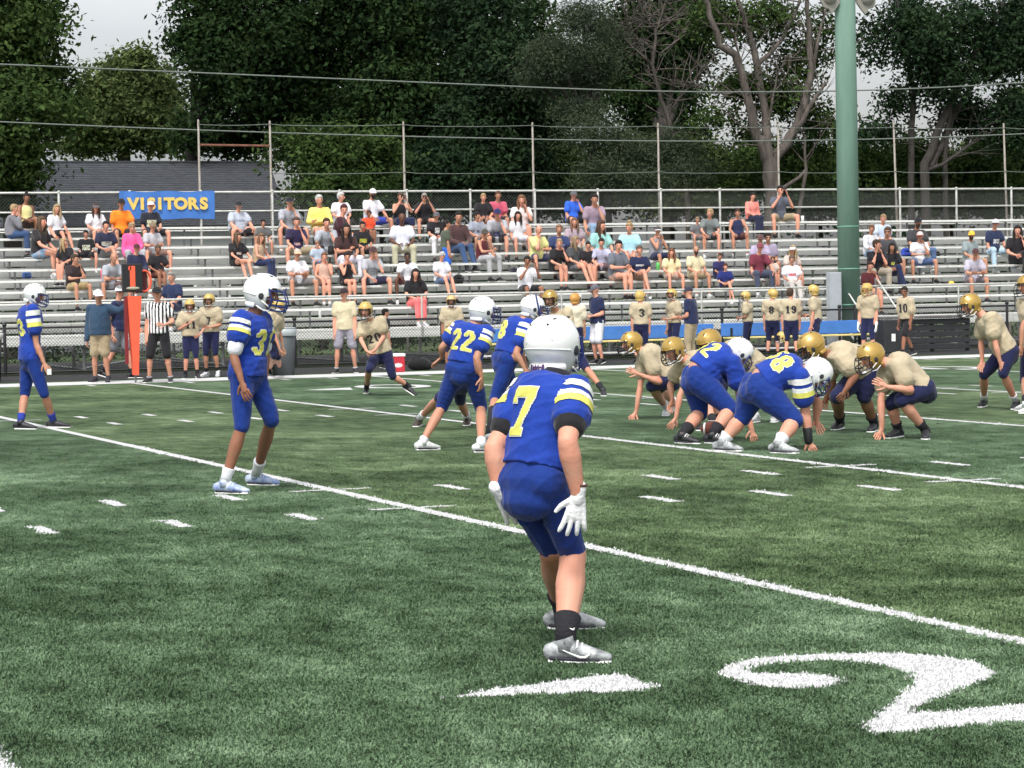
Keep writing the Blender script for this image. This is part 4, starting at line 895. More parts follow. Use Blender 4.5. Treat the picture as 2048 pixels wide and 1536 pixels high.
def run_decals():
    for shirt, text, C, out, up, H, W, fill, edge, shear, name in DECALS:
        off = V3(shirt.parent.location); up = nrm(up-out*(up@out)); rt = np.cross(up, out)
        me = shirt.data; vs = [v.co.copy() for v in me.vertices]; bvh = BVHTree.FromPolygons(vs, [tuple(p.vertices) for p in me.polygons])
        vs_n = len(vs)
        for ch_i, ch in enumerate(text):
            G_ = glyph(ch, 18 if vs_n > 20000 else 6)
            dil = G_.copy()
            for dy in (-1, 0, 1):
                for dx in (-1, 0, 1): dil |= np.roll(np.roll(G_, dy, 0), dx, 1)
            for grid, m, lift, nm in (((dil, edge, .006, 'outline'), (G_, fill, .0085, name)) if edge else ((G_, fill, .007, name),)):
                ny, nx = grid.shape; idx = {}; v = []; f = []
                def vert(j, i):
                    if (j, i) in idx: return idx[(j, i)]
                    x = (i/nx-.5)*W+(ch_i-(len(text)-1)/2)*W*1.02; y = (.5-j/ny)*H; x += shear*y
                    p = C+rt*x+up*y+out*.45-off; h = bvh.ray_cast(Vector(p), Vector(-out), .75)
                    q = None if h[0] is None else V3(h[0])+V3(h[1])*lift*.5+out*lift*.5
                    v.append(q); idx[(j, i)] = len(v)-1; return len(v)-1
                for j in range(ny):
                    for i in range(nx):
                        if grid[j, i]:
                            q = [vert(j, i), vert(j, i+1), vert(j+1, i+1), vert(j+1, i)]
                            if all(v[k] is not None for k in q):
                                P = [v[k] for k in q]
                                if max(np.linalg.norm(P[a]-P[b]) for a, b in ((0, 1), (1, 2), (2, 3), (3, 0))) < .045: f.append(tuple(q))
                if f:
                    v = [p if p is not None else np.zeros(3) for p in v]; used = sorted({k for q in f for k in q}); mp_ = {k: i for i, k in enumerate(used)}
                    link(nm, mesh_np(nm, [v[k] for k in used], [tuple(mp_[k] for k in q) for q in f], [m]), shirt)
M_NY = mat('number_yellow', (.62, .60, .12), .7, bump=.2, bscale=200, var=.06, vscale=30); M_NW = mat('number_white', (.68, .69, .66), .7); M_NK = mat('number_black', (.02, .02, .025), .7)

def dress(F, root, o, spec, vox):
    """body, clothes, shoes, hair of one person"""
    s = F.s; ex = G(); tone = spec.get('skin', (.46, .25, .17)); ms = [skin(tone), mat('eye_dark', (.02, .014, .012), .3), skin(tuple(q*.6 for q in tone))]
    bv = .0085 if vox < .01 else (.019 if vox < .0165 else (.023 if vox < .0205 else .030)); b = G(); torso(b, F, -.012); head(b, F)
    for sd in 'lr': b.ell(getattr(F, 's'+sd), (.056*s*F.arm_r,)*3, None, 10, 7); arm(b, F, sd); leg(b, F, sd)
    b.tube([F.sl, F.nk-F.up*.04*s, F.sr], [.05*s, .055*s, .05*s], n=10)
    glove = spec.get('gloves')
    for sd in 'lr':
        if glove is None:
            hand(b, F, sd, fingers=False); hand(ex, F, sd, palm=False, spread=spec.get('spread', .35), curl=spec.get('curl', .35), n=6 if vox < .016 else 4)
        A, d, L = foot_v(F, sd); b.tube([A, A-V3(ZU)*.03*s], [.034*s, .034*s], n=8)
    if not spec.get('nofacebits'): face_bits(ex, F)
    job('body', b, bv, ms, root, o, smooth=4, extra=ex if ex.n else None)
    if glove is not None:
        for sd in 'lr':
            g = G(); hand(g, F, sd, k=1.16, spread=spec.get('spread', .5), curl=spec.get('curl', .18), n=10, fr=.0105); W, d, pn, x = hand_axes(F, sd); g.tube([W-d*.035*s, W+d*.02*s], [.034*s, .031*s], n=12)
            if vox < .01: job('glove', g, .0042, [glove], root, o, smooth=2)
            else: link('glove', mesh_np('glove', g.arr()-V3(o), g.f, [glove]), root)
    # shirt
    c = spec['shirt']; kind = spec.get('top', 'tee'); g = G(); gr = spec.get('loose', .014); pads = spec.get('pads', 0.)
    pk_ = spec.get('padk', 1.)
    torso(g, F, gr, t0=.2 if spec.get('hem_l', .045) < 0 else 0., pads=pads)
    if pads:
        for sd, sg in (('l', 1), ('r', -1)):
            S = getattr(F, 's'+sd); g.ell(S+F.up*.012*s+F.left*sg*.005*s, (.088*s*pk_, .084*s*pk_, .062*s*pk_), (F.left, F.fwd, F.up), 12, 8)
        g.tube([F.sl+F.up*.015*s, F.nk-F.up*.04*s, F.sr+F.up*.015*s], [.058*s, .066*s, .058*s], [.08*s, .08*s, .08*s], n=12)
    elif kind not in ('tank',):
        for sd in 'lr': g.ell(getattr(F, 's'+sd), (.062*s+gr,)*3, None, 10, 7)
        g.tube([F.sl, F.nk-F.up*.03*s, F.sr], [.052*s+gr*.7, .058*s+gr*.6, .052*s+gr*.7], n=10)
    else: g.tube([lerp(F.sl, F.nk, .45), F.nk-F.up*.05*s, lerp(F.sr, F.nk, .45)], [.03*s, .045*s, .03*s], n=8)
    te = {'tee': .55, 'tank': None, 'long': 1.97, 'jersey': .55, 'polo': .58}[kind]
    te = spec.get('sleeve', te)
    if te:
        for sd in 'lr': arm(g, F, sd, gr+(.012 if pads else 0), te)
    # hem
    up_ = F.up; hem = F.pv-up_*.06*s
    if spec.get('hem', True): hl_ = spec.get('hem_l', .045); g.tube([F.pv+up_*(.14 if hl_ > 0 else .20)*s, F.pv-up_*hl_*s], [.165*s+gr+.02*F.fat, .176*s+gr+.03*F.fat], [.125*s+gr+.05*F.fat, .130*s+gr+.04*F.fat], [F.left]*2, n=16, cap=False)
    sm = [cloth(c)]; seed = int(abs(F.pv[0]*131+F.pv[1]*17)) ; w = wrinkle(spec.get('wr', .006), 13, seed); post = w
    if spec.get('stripe') == 'referee':
        sm = [cloth((.75, .75, .76)), cloth((.015, .015, .018))]
        def post(v, nr, f, w=w):
            v, _ = w(v, nr, f); c_ = v[f].mean(1)-F.pv; x = c_@F.left; a = np.floor(x/.032).astype(int) % 2; return v, a
    sh = job('jersey' if pads or kind == 'jersey' else 'shirt', g, vox if vox > .008 else .0085, sm, root, o, smooth=4, post=post)
    if spec.get('bands'):   # sleeve stripes: separate fabric bands round the upper arm
        for sd in 'lr':
            S, E = getattr(F, 's'+sd), getattr(F, 'e'+sd); d = nrm(E-S)
            BANDS.append((sh, S, d, s, te*np.linalg.norm(E-S), F.left*(1 if sd == 'l' else -1)))
    if spec.get('under'):
        g = G()
        for sd in 'lr': arm(g, F, sd, .006, spec.get('under_t', .8))
        job('undersleeve', g, vox, [cloth(spec['under'])], root, o, smooth=3)
    # trousers
    pc = spec['pants']; L = spec.get('pl', .8); g = G(); lo = spec.get('ploose', .012)
    g.tube([F.pv+F.up*.10*s, F.pv-F.up*.02*s, F.pv-F.up*.07*s], [.158*s+.006+.03*F.fat, .168*s+.006+.03*F.fat, .14*s], [.112*s+.006+.04*F.fat, .125*s+.006+.03*F.fat, .11*s], [F.left]*3, n=14)
    bk = getattr(F, 'butt', .03)
    for sd in 'lr': g.ell(getattr(F, 'h'+sd)-F.fwd*bk*s, (.098*s,)*3, None, 12, 8); leg(g, F, sd, .010, L, lo)
    job('trousers' if L > 1.3 else ('football_pants' if pads else 'shorts'), g, vox if vox > .008 else .0085, [cloth(pc)], root, o, smooth=4, post=wrinkle(spec.get('wr', .006)*.7, 16, seed+5))
    shoes(F, root, o, spec.get('shoe', M_DARK), spec.get('sole', M_WHITE), 1.08, vox)
    if spec.get('sock'): socks(F, root, o, spec['sock'], spec.get('sock_t', .75))
    hg = spec.get('head', ('short', (.03, .02, .015)))
    if hg[0] == 'helmet': F.helm = helmet(F, root, o, hg[1], hg[2], hg[3] if len(hg) > 3 else M_WHITE, spec.get('hstripe'))
    elif hg[0] == 'cap': hair(F, root, o, spec.get('hair', 'short') if spec.get('hair') != 'none' else 'bald', spec.get('hairc', (.04, .025, .018))) if spec.get('hair') not in (None, 'none') else None; cap(F, root, o, hg[1], hg[2] if len(hg) > 2 else None, spec.get('visor'))
    else: hair(F, root, o, hg[0], hg[1])
    f, l, u = head_axes(F)
    if spec.get('beard'): g = G(); g.tube([F.hd-u*.04*s+f*.04*s, F.hd-u*.085*s+f*.058*s, F.hd-u*.125*s+f*.055*s], [.058*s, .05*s, .02*s], [.05*s, .042*s, .02*s], [l]*3, n=10); g.build('beard', hairm(spec['beard']), root, smooth=True, origin=o)
    if spec.get('shades'): g = G(); g.tube([F.hd+u*.016*s+(f*.090*math.cos(t)+l*.068*math.sin(t))*s for t in np.linspace(-1.0, 1.0, 9)], .013*s, .005*s, xd=u, n=6); g.build('sunglasses', M_BLACK, root, smooth=True, origin=o)
    if spec.get('print'):
        pc_, t_, H_, W_ = spec['print']; PRINTS.append((sh, F.pv+F.up*np.linalg.norm(F.nk-F.pv)*t_, F.fwd, F.up, H_, W_, pc_))
    return sh
PRINTS = []; BANDS = []
def run_prints():
    for sh, C, out, up, H, W, c in PRINTS:
        off = V3(sh.parent.location); rt = np.cross(up, out); me = sh.data
        bvh = BVHTree.FromPolygons([v.co.copy() for v in me.vertices], [tuple(p.vertices) for p in me.polygons]); nx, ny = 9, 6; v = []; f = []
        r = np.random.default_rng(int(abs(C[0])*100))
        for j in range(ny+1):
            for i in range(nx+1):
                h = bvh.ray_cast(Vector(C+rt*((i/nx-.5)*W)+up*((.5-j/ny)*H)+out*.4-off), Vector(-out), .7); v.append(None if h[0] is None else V3(h[0])+out*.006)
        for j in range(ny):
            for i in range(nx):
                q = [j*(nx+1)+i, j*(nx+1)+i+1, (j+1)*(nx+1)+i+1, (j+1)*(nx+1)+i]
                if j in (0, 2, 4) or r.random() < .55:
                    if all(v[k] is not None for k in q): f.append(tuple(q))
        if f: link('print', mesh_np('print', [p if p is not None else np.zeros(3) for p in v], f, [mat('print_%.2f_%.2f_%.2f' % c, c, .7)]), sh)
def run_bands():
    """sleeve bands as fabric laid on the sleeve: the jersey's own faces between two heights along the arm, lifted a little"""
    for sh, S, d, s, L, outw in BANDS:
        off = V3(sh.parent.location); me = sh.data; n = len(me.vertices); v = np.empty(n*3, np.float32); me.vertices.foreach_get('co', v); v = v.reshape(-1, 3)
        nr = np.empty(n*3, np.float32); me.vertices.foreach_get('normal', nr); nr = nr.reshape(-1, 3); f = np.array([tuple(p.vertices) for p in me.polygons])
        q = v-(S-off); t = q@d; rad = np.linalg.norm(q-t[:, None]*d, axis=1); ok = (rad < .135*s) & (q@outw > .004*s)
        ft = t[f].mean(1)/L; fo = ok[f].all(1)
        for a, b, m in ((.02, .30, M_NW), (.46, .66, M_NW), (.66, .90, M_NY)):
            tv = t[f]/L; sel = fo & (tv.max(1) > a) & (tv.min(1) < b)
            if sel.sum() < 4: continue
            ff = f[sel]; used, inv = np.unique(ff, return_inverse=True); vb = v[used]+nr[used]*.004; tt = t[used]/L; vb = vb+((np.clip(tt, a, b)-tt)*L)[:, None]*d; link('sleeve_band', mesh_np('sleeve_band', vb, inv.reshape(-1, 4).astype(np.int32), [m]), sh)

# ------------------------------------------------------------------ field people placed joint by joint
def px_fig(h, D0, nk, hd, pv, body, face, arms, legs, fat=.05, bend=.02, **k):
    """points are (x, y[, metres further away]) read at the survey distance D0"""
    F = Fig(); F.s = h/1.75; F.fat = fat; F.bend = bend; F.arm_r = k.get('arm_r', 1.); F.leg_r = k.get('leg_r', 1.); F.hk = k.get('hk', 1.)
    def P(q):
        if len(q) == 3: return V3(at_d(q[0], q[1], D0+q[2]))
        return V3(at_d(q[0], q[1], D0))
    F.nk, F.hd, F.pv = P(nk), P(hd), P(pv); bf = az(body); F.left = V3(ZU.cross(bf)); F.hf = V3(az(*face)); F.wide = k.get('wide', 1.)
    F.hipdir = V3(ZU.cross(az(k.get('hip', body))))
    F.bent = True; frame(F)
    for sd, (e, w, t) in zip('lr', arms): setattr(F, 'e'+sd, P(e)); setattr(F, 'w'+sd, P(w)); setattr(F, 't'+sd, P(t))
    for sd, (kn, an, to) in zip('lr', legs):
        setattr(F, 'k'+sd, P(kn))
        A = V3(ground(an[0], an[1], .085*F.s)) if len(an) == 2 else P(an); setattr(F, 'a'+sd, A)
        T = A+V3(az(to))*.2 if np.isscalar(to) else (V3(ground(to[0], to[1], .03)) if len(to) == 2 else P(to))
        d = T-A; d[2] = d[2]+.0; d = nrm(d)
        if len(an) == 2: d = nrm(np.array((d[0], d[1], -.02)))
        setattr(F, 'o'+sd, A+d*.2)
    return F
def person(F, label, spec, vox, origin, group=None):
    root = empty('person', tuple(origin), label, 'person', group); F.root = root; F.shirt = dress(F, root, V3(origin), spec, vox); return root
BLUE_J = (.009, .040, .29); BLUE_P = (.005, .029, .19); GOLD_J = (.43, .36, .245); NAVY_P = (.010, .013, .055)
SK1, SK2, SK3, SK4 = (.56, .30, .21), (.42, .23, .15), (.25, .125, .075), (.11, .055, .035)
M_CLW = mat('cleat_white', (.62, .63, .64), .45, var=.12, vscale=22, bump=.3, bscale=40); M_CLK = mat('cleat_black', (.02, .02, .024), .5, bump=.3); M_CLB = mat('cleat_blue', (.06, .14, .42), .5, c2=(.5, .55, .6), vscale=14)
M_CLG = mat('cleat_grey', (.05, .055, .06), .45, c2=(.50, .52, .53), vscale=12, bump=.3, bscale=60); M_SW = mat('sock_white', (.66, .67, .70), .9, bump=.4, bscale=80); M_SK = mat('sock_black', (.012, .012, .016), .9, bump=.4, bscale=80)
M_GLW = mat('glove_white', (.78, .78, .79), .6, bump=.3, bscale=60, var=.08, vscale=25)
def bluep(**k): d = dict(hem_l=-.05, shirt=BLUE_J, pants=BLUE_P, top='jersey', pads=1., loose=.016, pl=1.02, ploose=.004, head=('helmet', M_HW, M_MASKB), bands=True, sole=M_WHITE, wr=.008, nofacebits=False); d.update(k); return d
def goldp(**k): d = dict(hem_l=-.01, shirt=GOLD_J, pants=NAVY_P, top='jersey', pads=1., loose=.018, pl=1.02, ploose=.004, head=('helmet', M_HG, M_MASKK), shoe=M_CLK, sole=M_WHITE, sock=M_SK, wr=.009); d.update(k); return d
FG = 'blue and yellow team players'; GG = 'gold and navy team players'; SG = 'people along the far sideline'; CG = 'spectators seated on the bleachers'

# the player in 7, nearest
F = px_fig(1.66, 11.0, (1110,756,.10), (1106,694,.17), (1064,964,0), 142, (146, 0),
    [((988,896,.02), (1000,986,.02), (1050,1056,.10)), ((1135,884,-.20), (1156,990,-.15), (1144,1080,-.13))],
    [((1103,1098,.30), (1126,1224), 92), ((1146,1108,.14), (1130,1287), 84)], bend=.035, arm_r=1.2, leg_r=.85, wide=.76, hk=1.02); F.calf = 1.2
F.pnr = -V3(CR)*.2+V3(CF); F.pnl = V3(CF); F.butt = .02
o = ground(1140, 1305)
person(F, 'player in blue jersey 7 seen from behind, crouching with white gloves, nearest the camera', bluep(skin=SK1, gloves=M_GLW, shoe=M_CLG, sock=M_SK, sock_t=.70, under=(.012, .012, .014), under_t=.66, sleeve=.50, hem_l=-.055, wr=.009, padk=.84, pads=.6, loose=.008, spread=1.25, curl=.10), .0068, o, FG)
decal(F.shirt, '7', F.pv*.42+F.nk*.58, -F.fwd+F.left*.12, F.up, .24, .130, M_NY, M_NW, shear=.10)
g = G(); A_ = V3(F.ar); d_ = V3(az(84)); sv = nrm(-V3(FH)); q_ = [A_+d_*x+sv*y+V3((0, 0, z)) for x, y, z in ((-.01, .046, -.022), (.03, .049, -.040), (.06, .050, -.052), (.085, .049, -.052), (.10, .047, -.042), (.105, .044, -.030))]
g.tube(q_, [.002, .004, .0055, .0055, .004, .0015], .0018, [V3(ZU)]*6, n=6); g.build('shoe_mark', M_WHITE, F.root, smooth=True, origin=o)
F7 = F; g = G(); g.tube([F.nk-F.up*.035, F.nk+F.up*.030], [.080, .070], [.072, .064], [F.left]*2, n=18, cap=False); g.build('collar', cloth((.012, .012, .02)), F.root, smooth=True, origin=o)
for x, y, z, rx, rz in ((-.12, .02, .07, .02, .4), (-.13, -.03, .055, .014, -.3), (-.142, .045, .01, .010, .9), (-.12, -.07, .02, .012, .2), (-.08, -.04, .115, .016, 1.2), (-.137, -.01, -.035, .022, 0)):
    n_ = Vector((x/.150, y/.117, z/.132)).normalized(); p_ = Vector((n_.x*.1505, n_.y*.1175, n_.z*.1325 if z > 0 else n_.z*.150)); g = G(); g.ell((0, 0, 0), (rx, .0016, .0012), None, 6, 4)
    k_ = link('scuff', mesh_np('scuff', g.arr(), g.f, [mat('scuff_grey', (.25, .25, .26), .6)]), F.helm, p_); k_.rotation_euler = (rz, rz, math.pi/2)
# wording on the nape bumper, maker's mark on the sock, wristband
hm = F.helm; me = text_mesh('Riddell', .030, .0006, .0012, mat('purple_print', (.06, .015, .10), .5)); vv = np.empty(len(me.vertices)*3); me.vertices.foreach_get('co', vv); vv = vv.reshape(-1, 3); a_ = vv[:, 0]/.105-.10
nv = np.stack([-.1235*np.cos(a_)-vv[:, 2]*np.cos(a_), -.1025*np.sin(a_), vv[:, 1]*1.15-.100], 1); me.vertices.foreach_set('co', nv.ravel()); me.update(); link('lettering', me, hm)
g = G(); W_, d_, pn_, x_ = hand_axes(F, 'r'); g.tube([W_-d_*.050, W_-d_*.040], [.0345, .0335], n=16, cap=False); g.build('wristband', mat('brown_band', (.12, .05, .03), .6), F.root, smooth=True, origin=o)
K_, A_ = F.kr, F.ar; c_ = lerp(K_, A_, .82); ox = nrm(-V3(CF)*.9+V3(CR)*.25); sx_ = V3(CR)
g = G(); P_ = [c_+ox*(.052-.0025*abs(x)/.02)+sx_*x+V3(ZU)*z for x, z in ((-.018, .006), (-.006, .0), (.006, -.005), (.016, -.006), (.020, .002))]; g.tube(P_, [.0012, .003, .0042, .004, .001], .0015, [V3(ZU)]*5, n=6); g.build('sock_mark', M_WHITE, F.root, smooth=True, origin=o)

F = px_fig(1.76, 20.75, (505,628,0), (527,587,-.02), (495,748,.02), 66, (82, 10), [((530,705,.22), (532,748,.18), (528,772,.12)), ((467,712,-.22), (484,765,-.26), (494,795,-.28))],
    [((543,838,.12), (512,950), 72), ((484,850,-.12), (449,966), 76)], bend=.0, hk=1.12)
person(F, 'player in blue jersey 31 standing side-on with white undersleeve and blue-white cleats', bluep(skin=SK3, shoe=M_CLB, sock=M_SW, sock_t=.74, under=(.66, .67, .72), under_t=.8, sleeve=.42, hem_l=.01), .0105, ground(470, 985), FG)
decal(F.shirt, '31', F.pv*.45+F.nk*.55, F.fwd, F.up, .24, .135, M_NY, M_NW)
F = px_fig(1.74, 31.7, (60,612,0), (70,590,0), (60,716,0), 112, (84, 18), [((70,680,.2), (76,716,.22), (84,730,.2)), ((73,688,-.15), (88,726,-.18), (98,742,-.2))],
    [((50,786,.1), (41,845), 80), ((88,786,-.05), (107,842), 88)], bend=.0)
person(F, 'player in blue jersey 23 at the left edge, looking down at a white slip', bluep(skin=SK2, shoe=M_CLK, sock=mat('sock_blue', (.02, .04, .3), .9), sock_t=.72, hem_l=.03), .0145, ground(80, 855), FG)
decal(F.shirt, '23', F.pv*.42+F.nk*.58-F.left*.0, -F.fwd, F.up, .24, .14, M_NY, M_NW)
g = G(); g.box(F.tr+V3((0, 0, -.01)), (.05, .03, .07)); g.build('white_slip', M_WHITE, F.root, origin=F.root.location)
F = px_fig(1.72, 25.9, (948,650,.05), (966,622,.08), (926,738,0), 150, (112, 8), [((884,694,.1), (884,716,.2), (872,724,.25)), ((953,716,-.15), (963,754,-.12), (963,778,-.1))],
    [((885,812,.2), (845,884), 125), ((962,815,.18), (962,888), 110)], bend=.02, hk=1.05)
person(F, 'player in blue jersey 22 seen from behind with white cleats, standing bent forward', bluep(skin=SK2, shoe=M_CLW, sock=M_SW, sock_t=.9, under=(.66, .66, .66), under_t=.58, sleeve=.50), .012, ground(905, 898), FG)
decal(F.shirt, '22', F.pv*.42+F.nk*.58, -F.fwd, F.up, .24, .14, M_NY, M_NW, shear=.12)
F = px_fig(1.70, 27.5, (1045,643,.1), (1066,616,.12), (1010,720,0), 118, (96, 14), [((1040,700,.25), (1052,735,.3), (1060,752,.3)), ((1032,706,-.15), (1051,740,-.16), (1062,758,-.16))],
    [((1030,795,.2), (1018,868), (1040,878)), ((990,798,-.05), (978,872), (996,882))], bend=.04)
person(F, 'blue player with dark stripe on the white helmet, leaning forward between 22 and 7', bluep(skin=SK2, shoe=M_CLW, sock=M_SK, sock_t=.3, hstripe=True), .0145, ground(990, 880), FG)
decal(F.shirt, '8', F.pv*.4+F.nk*.6, -F.fwd, F.up, .24, .16, M_NY, M_NW)
F = px_fig(1.78, 26.4, (1462,712,.05), (1478,706,.10), (1394,760,0), 118, (104, 52), [((1478,775,.25), (1484,820,.3), (1490,838,.3)), ((1484,792,-.05), (1503,858,-.05), (1510,884,-.05))],
    [((1400,826,.15), (1364,870), 55), ((1462,818,-.15), (1424,870), 62)], bend=.07, hip=100, fat=.7, leg_r=1.3, hk=1.05, arm_r=1.2)
F.butt = .07
person(F, 'blue lineman in 52 bent into a three-point stance, black socks, head down', bluep(skin=SK1, shoe=M_CLK, sock=M_SK, sock_t=.66, bands=False), .012, ground(1400, 888), FG)
decal(F.shirt, '52', F.pv*.36+F.nk*.64, -F.fwd, F.up, .24, .16, M_NY, M_NW)
F = px_fig(1.80, 24.7, (1604,738,0), (1634,748,0), (1515,778,0), 124, (108, 58), [((1636,806,.22), (1632,838,.25), (1640,858,.25)), ((1612,828,-.08), (1617,882,-.08), (1628,904,-.08))],
    [((1486,834,.15), (1444,884), 62), ((1590,840,-.15), (1556,888), 60)], bend=.06, hip=102, fat=.7, leg_r=1.32, hk=1.05, arm_r=1.25)
F.butt = .07
person(F, 'blue lineman in 58 in a three-point stance with black wrist wrap, nearest of the linemen', bluep(skin=SK1, shoe=M_CLG, sock=M_SW, sock_t=.72), .012, ground(1540, 905), FG)
decal(F.shirt, '58', F.pv*.36+F.nk*.64, -F.fwd-V3(CF)*.25, F.up, .25, .17, M_NY, M_NW)
g = G(); g.tube([lerp(F.er, F.wr, .55), lerp(F.er, F.wr, 1.0)], [.046, .040], n=12); g.build('wrist_wrap', M_BLACK, F.root, smooth=True, origin=F.root.location)
# gold team
F = px_fig(1.72, 31.2, (1284,702,0), (1262,686,0), (1336,758,0), -82, (-82, 12), [((1318,764,-.2), (1276,748,-.26), (1252,736,-.28)), ((1280,775,.12), (1272,826,.05), (1260,840,0))],
    [((1302,772,-.12), (1334,817), (1308,835)), ((1318,776,.2), (1352,808), (1330,822))], bend=.05, leg_r=1.1)
person(F, 'gold player leftmost on the line, one hand down and the other held out', goldp(skin=SK1, shoe=M_CLW, sock=M_SW, under=(.55, .56, .55), under_t=.6), .015, ground(1310, 838), GG)
F = px_fig(1.74, 29.0, (1372,722,.05), (1346,700,0), (1428,765,.2), -62, (-50, 26), [((1360,790,-.1), (1352,836,-.1), (1342,852,-.12)), ((1340,770,.3), (1345,800,.3), (1340,815,.3))],
    [((1410,800,0), (1428,846), (1405,856)), ((1420,800,.3), (1440,838), (1420,846))], bend=.05, hk=1.02)
person(F, 'gold player second on the line, hand planted beside the football', goldp(skin=SK1), .015, ground(1400, 852), GG)
F = px_fig(1.80, 29.6, (1448,702,.1), (1418,686,0), (1520,742,.3), -66, (-55, 30), [((1440,760,0), (1425,800,0), (1425,830,0)), ((1430,760,.3), (1430,795,.3), (1430,820,.3))],
    [((1548,798,.2), (1552,828), (1528,846)), ((1500,800,.5), (1510,830), (1490,842))], bend=.05, fat=.4, hk=1.08)
person(F, 'gold centre bending over the football behind the blue player in 52', goldp(skin=SK1, shoe=M_CLW, sock=M_SW), .015, ground(1520, 846), GG)
F = px_fig(1.82, 27.4, (1658,712,0), (1622,694,-.05), (1738,742,.15), -80, (-84, 30), [((1712,748,-.2), (1693,778,-.22), (1682,796,-.22)), ((1665,765,.25), (1655,790,.3), (1650,805,.3))],
    [((1728,792,.05), (1748,846), (1722,864)), ((1674,792,-.1), (1680,842), (1648,858))], bend=.05, fat=.6, leg_r=1.2, hk=1.06, arm_r=1.2)
person(F, 'broad gold lineman in the middle, forearm resting on knee, helmet above the white one', goldp(skin=SK3), .015, ground(1690, 862), GG)
F = px_fig(1.78, 26.2, (1776,726,0), (1741,714,0), (1842,778,.05), -76, (-68, 24), [((1822,780,-.22), (1774,774,-.26), (1746,758,-.28)), ((1762,800,.10), (1764,860,.05), (1750,880,0))],
    [((1802,800,-.16), (1851,860), (1850,882)), ((1782,806,.2), (1796,858), (1768,872))], bend=.05, leg_r=1.12, hk=1.05, arm_r=1.05)
person(F, 'gold player squatting at the right end of the line, one hand raised to the facemask', goldp(skin=SK1, under=(.68, .66, .66), under_t=.62), .015, ground(1810, 878), GG)
F = px_fig(1.74, 31.8, (1968,632,0), (1940,610,0), (2014,704,0), -76, (-78, 20), [((1992,692,-.22), (2000,724,-.2), (2008,744,-.18)), ((1962,685,.15), (1965,722,.15), (1958,742,.12))],
    [((2006,746,-.15), (2032,804), (2008,820)), ((1968,748,.18), (1968,800), (1940,814))], bend=.02)
person(F, 'gold player leaning with both hands on knees, alone at the far right', goldp(skin=SK1, sock=M_SW), .015, ground(1985, 818), GG)
F = px_fig(1.78, 33, (2062,600,0), (2054,572,0), (2066,700,0), -60, (-70, 8), [((2046,650,-.2), (2042,690,-.2), (2040,715,-.2)), ((2080,650,.2), (2085,690,.2), (2085,710,.2))],
    [((2070,760,0), (2072,812), (2040,822)), ((2050,760,.2), (2052,808), (2028,816))])
person(F, 'gold player cut off by the right edge of the frame', goldp(skin=SK2, shoe=M_CLW), .015, ground(2055, 822), GG)
F = px_fig(1.66, 39.8, (742,640,0), (731,621,-.1), (763,708,.05), -18, (-12, 10), [((768,672,-.05), (750,700,-.25), (738,708,-.3)), ((722,680,-.1), (734,703,-.28), (740,706,-.3))],
    [((785,752,.0), (817,772,.15), (836,784,.1)), ((738,738,-.25), (733,776), (712,792))], bend=.03)
person(F, 'gold player jogging toward the field beside the man in the cream polo', goldp(skin=SK1, head=('helmet', M_HY, M_MASKK)), .0145, ground(735, 795), GG)
decal(F.shirt, '20', F.pv*.5+F.nk*.5, F.fwd, F.up, .16, .12, M_NK, None)
F = px_fig(1.70, 29.3, (925,690,.5), (912,668,.5), (925,760,.3), -60, (-80, 30), [((915,720,.3), (905,745,.3), (900,755,.3)), ((930,720,.6), (935,745,.6), (935,755,.6))],
    [((880,795,.2), (838,838), (825,850)), ((920,800,.5), (935,836), (925,850))], bend=.05)
person(F, 'gold player hidden behind 22, only dark trousers, calves and brown cleats showing', goldp(skin=SK1, shoe=mat('cleat_brown', (.05, .035, .028), .5), sock=M_SW), .015, ground(885, 850), GG)
F = px_fig(1.72, 39, (1113,624,0), (1100,598,-.1), (1142,705,.1), -24, (-24, 14), [((1140,670,-.15), (1120,700,-.2), (1110,705,-.2)), ((1100,665,.2), (1100,690,.1), (1105,700,.1))],
    [((1172,735,-.1), (1206,780), (1222,795)), ((1128,740,.1), (1120,785), (1105,797))], bend=.03)
person(F, 'gold player striding just right of the helmet of 7', goldp(skin=SK2), .0145, ground(1160, 798), GG)
# football
fbp = V3(ground(1426, 858, .09)); d_ = V3(az(75)); g = G(); g.tube([fbp+d_*.135*t for t in (-1, -.85, -.55, 0, .55, .85, 1)], [.008, .035, .067, .085, .067, .035, .008], n=16)
e = empty('football', tuple(fbp), 'brown football with a white stripe on the turf between the linemen', 'football'); g.build('ball', mat('brown_leather', (.17, .035, .02), .5, bump=.5, bscale=180), e, smooth=True, origin=fbp)
for t in (-.6, .6): g = G(); g.tube([fbp+d_*(.135*t-.012), fbp+d_*(.135*t+.012)], [.0675, .0675], n=16, cap=False); g.build('stripe', M_WHITE, e, smooth=True, origin=fbp)
g = G(); g.box(fbp+V3((0, 0, .087)), (.10, .012, .006), ax=(tuple(d_), tuple(np.cross((0, 0, 1.), d_)), (0, 0, 1))); g.build('laces', M_WHITE, e, origin=fbp)
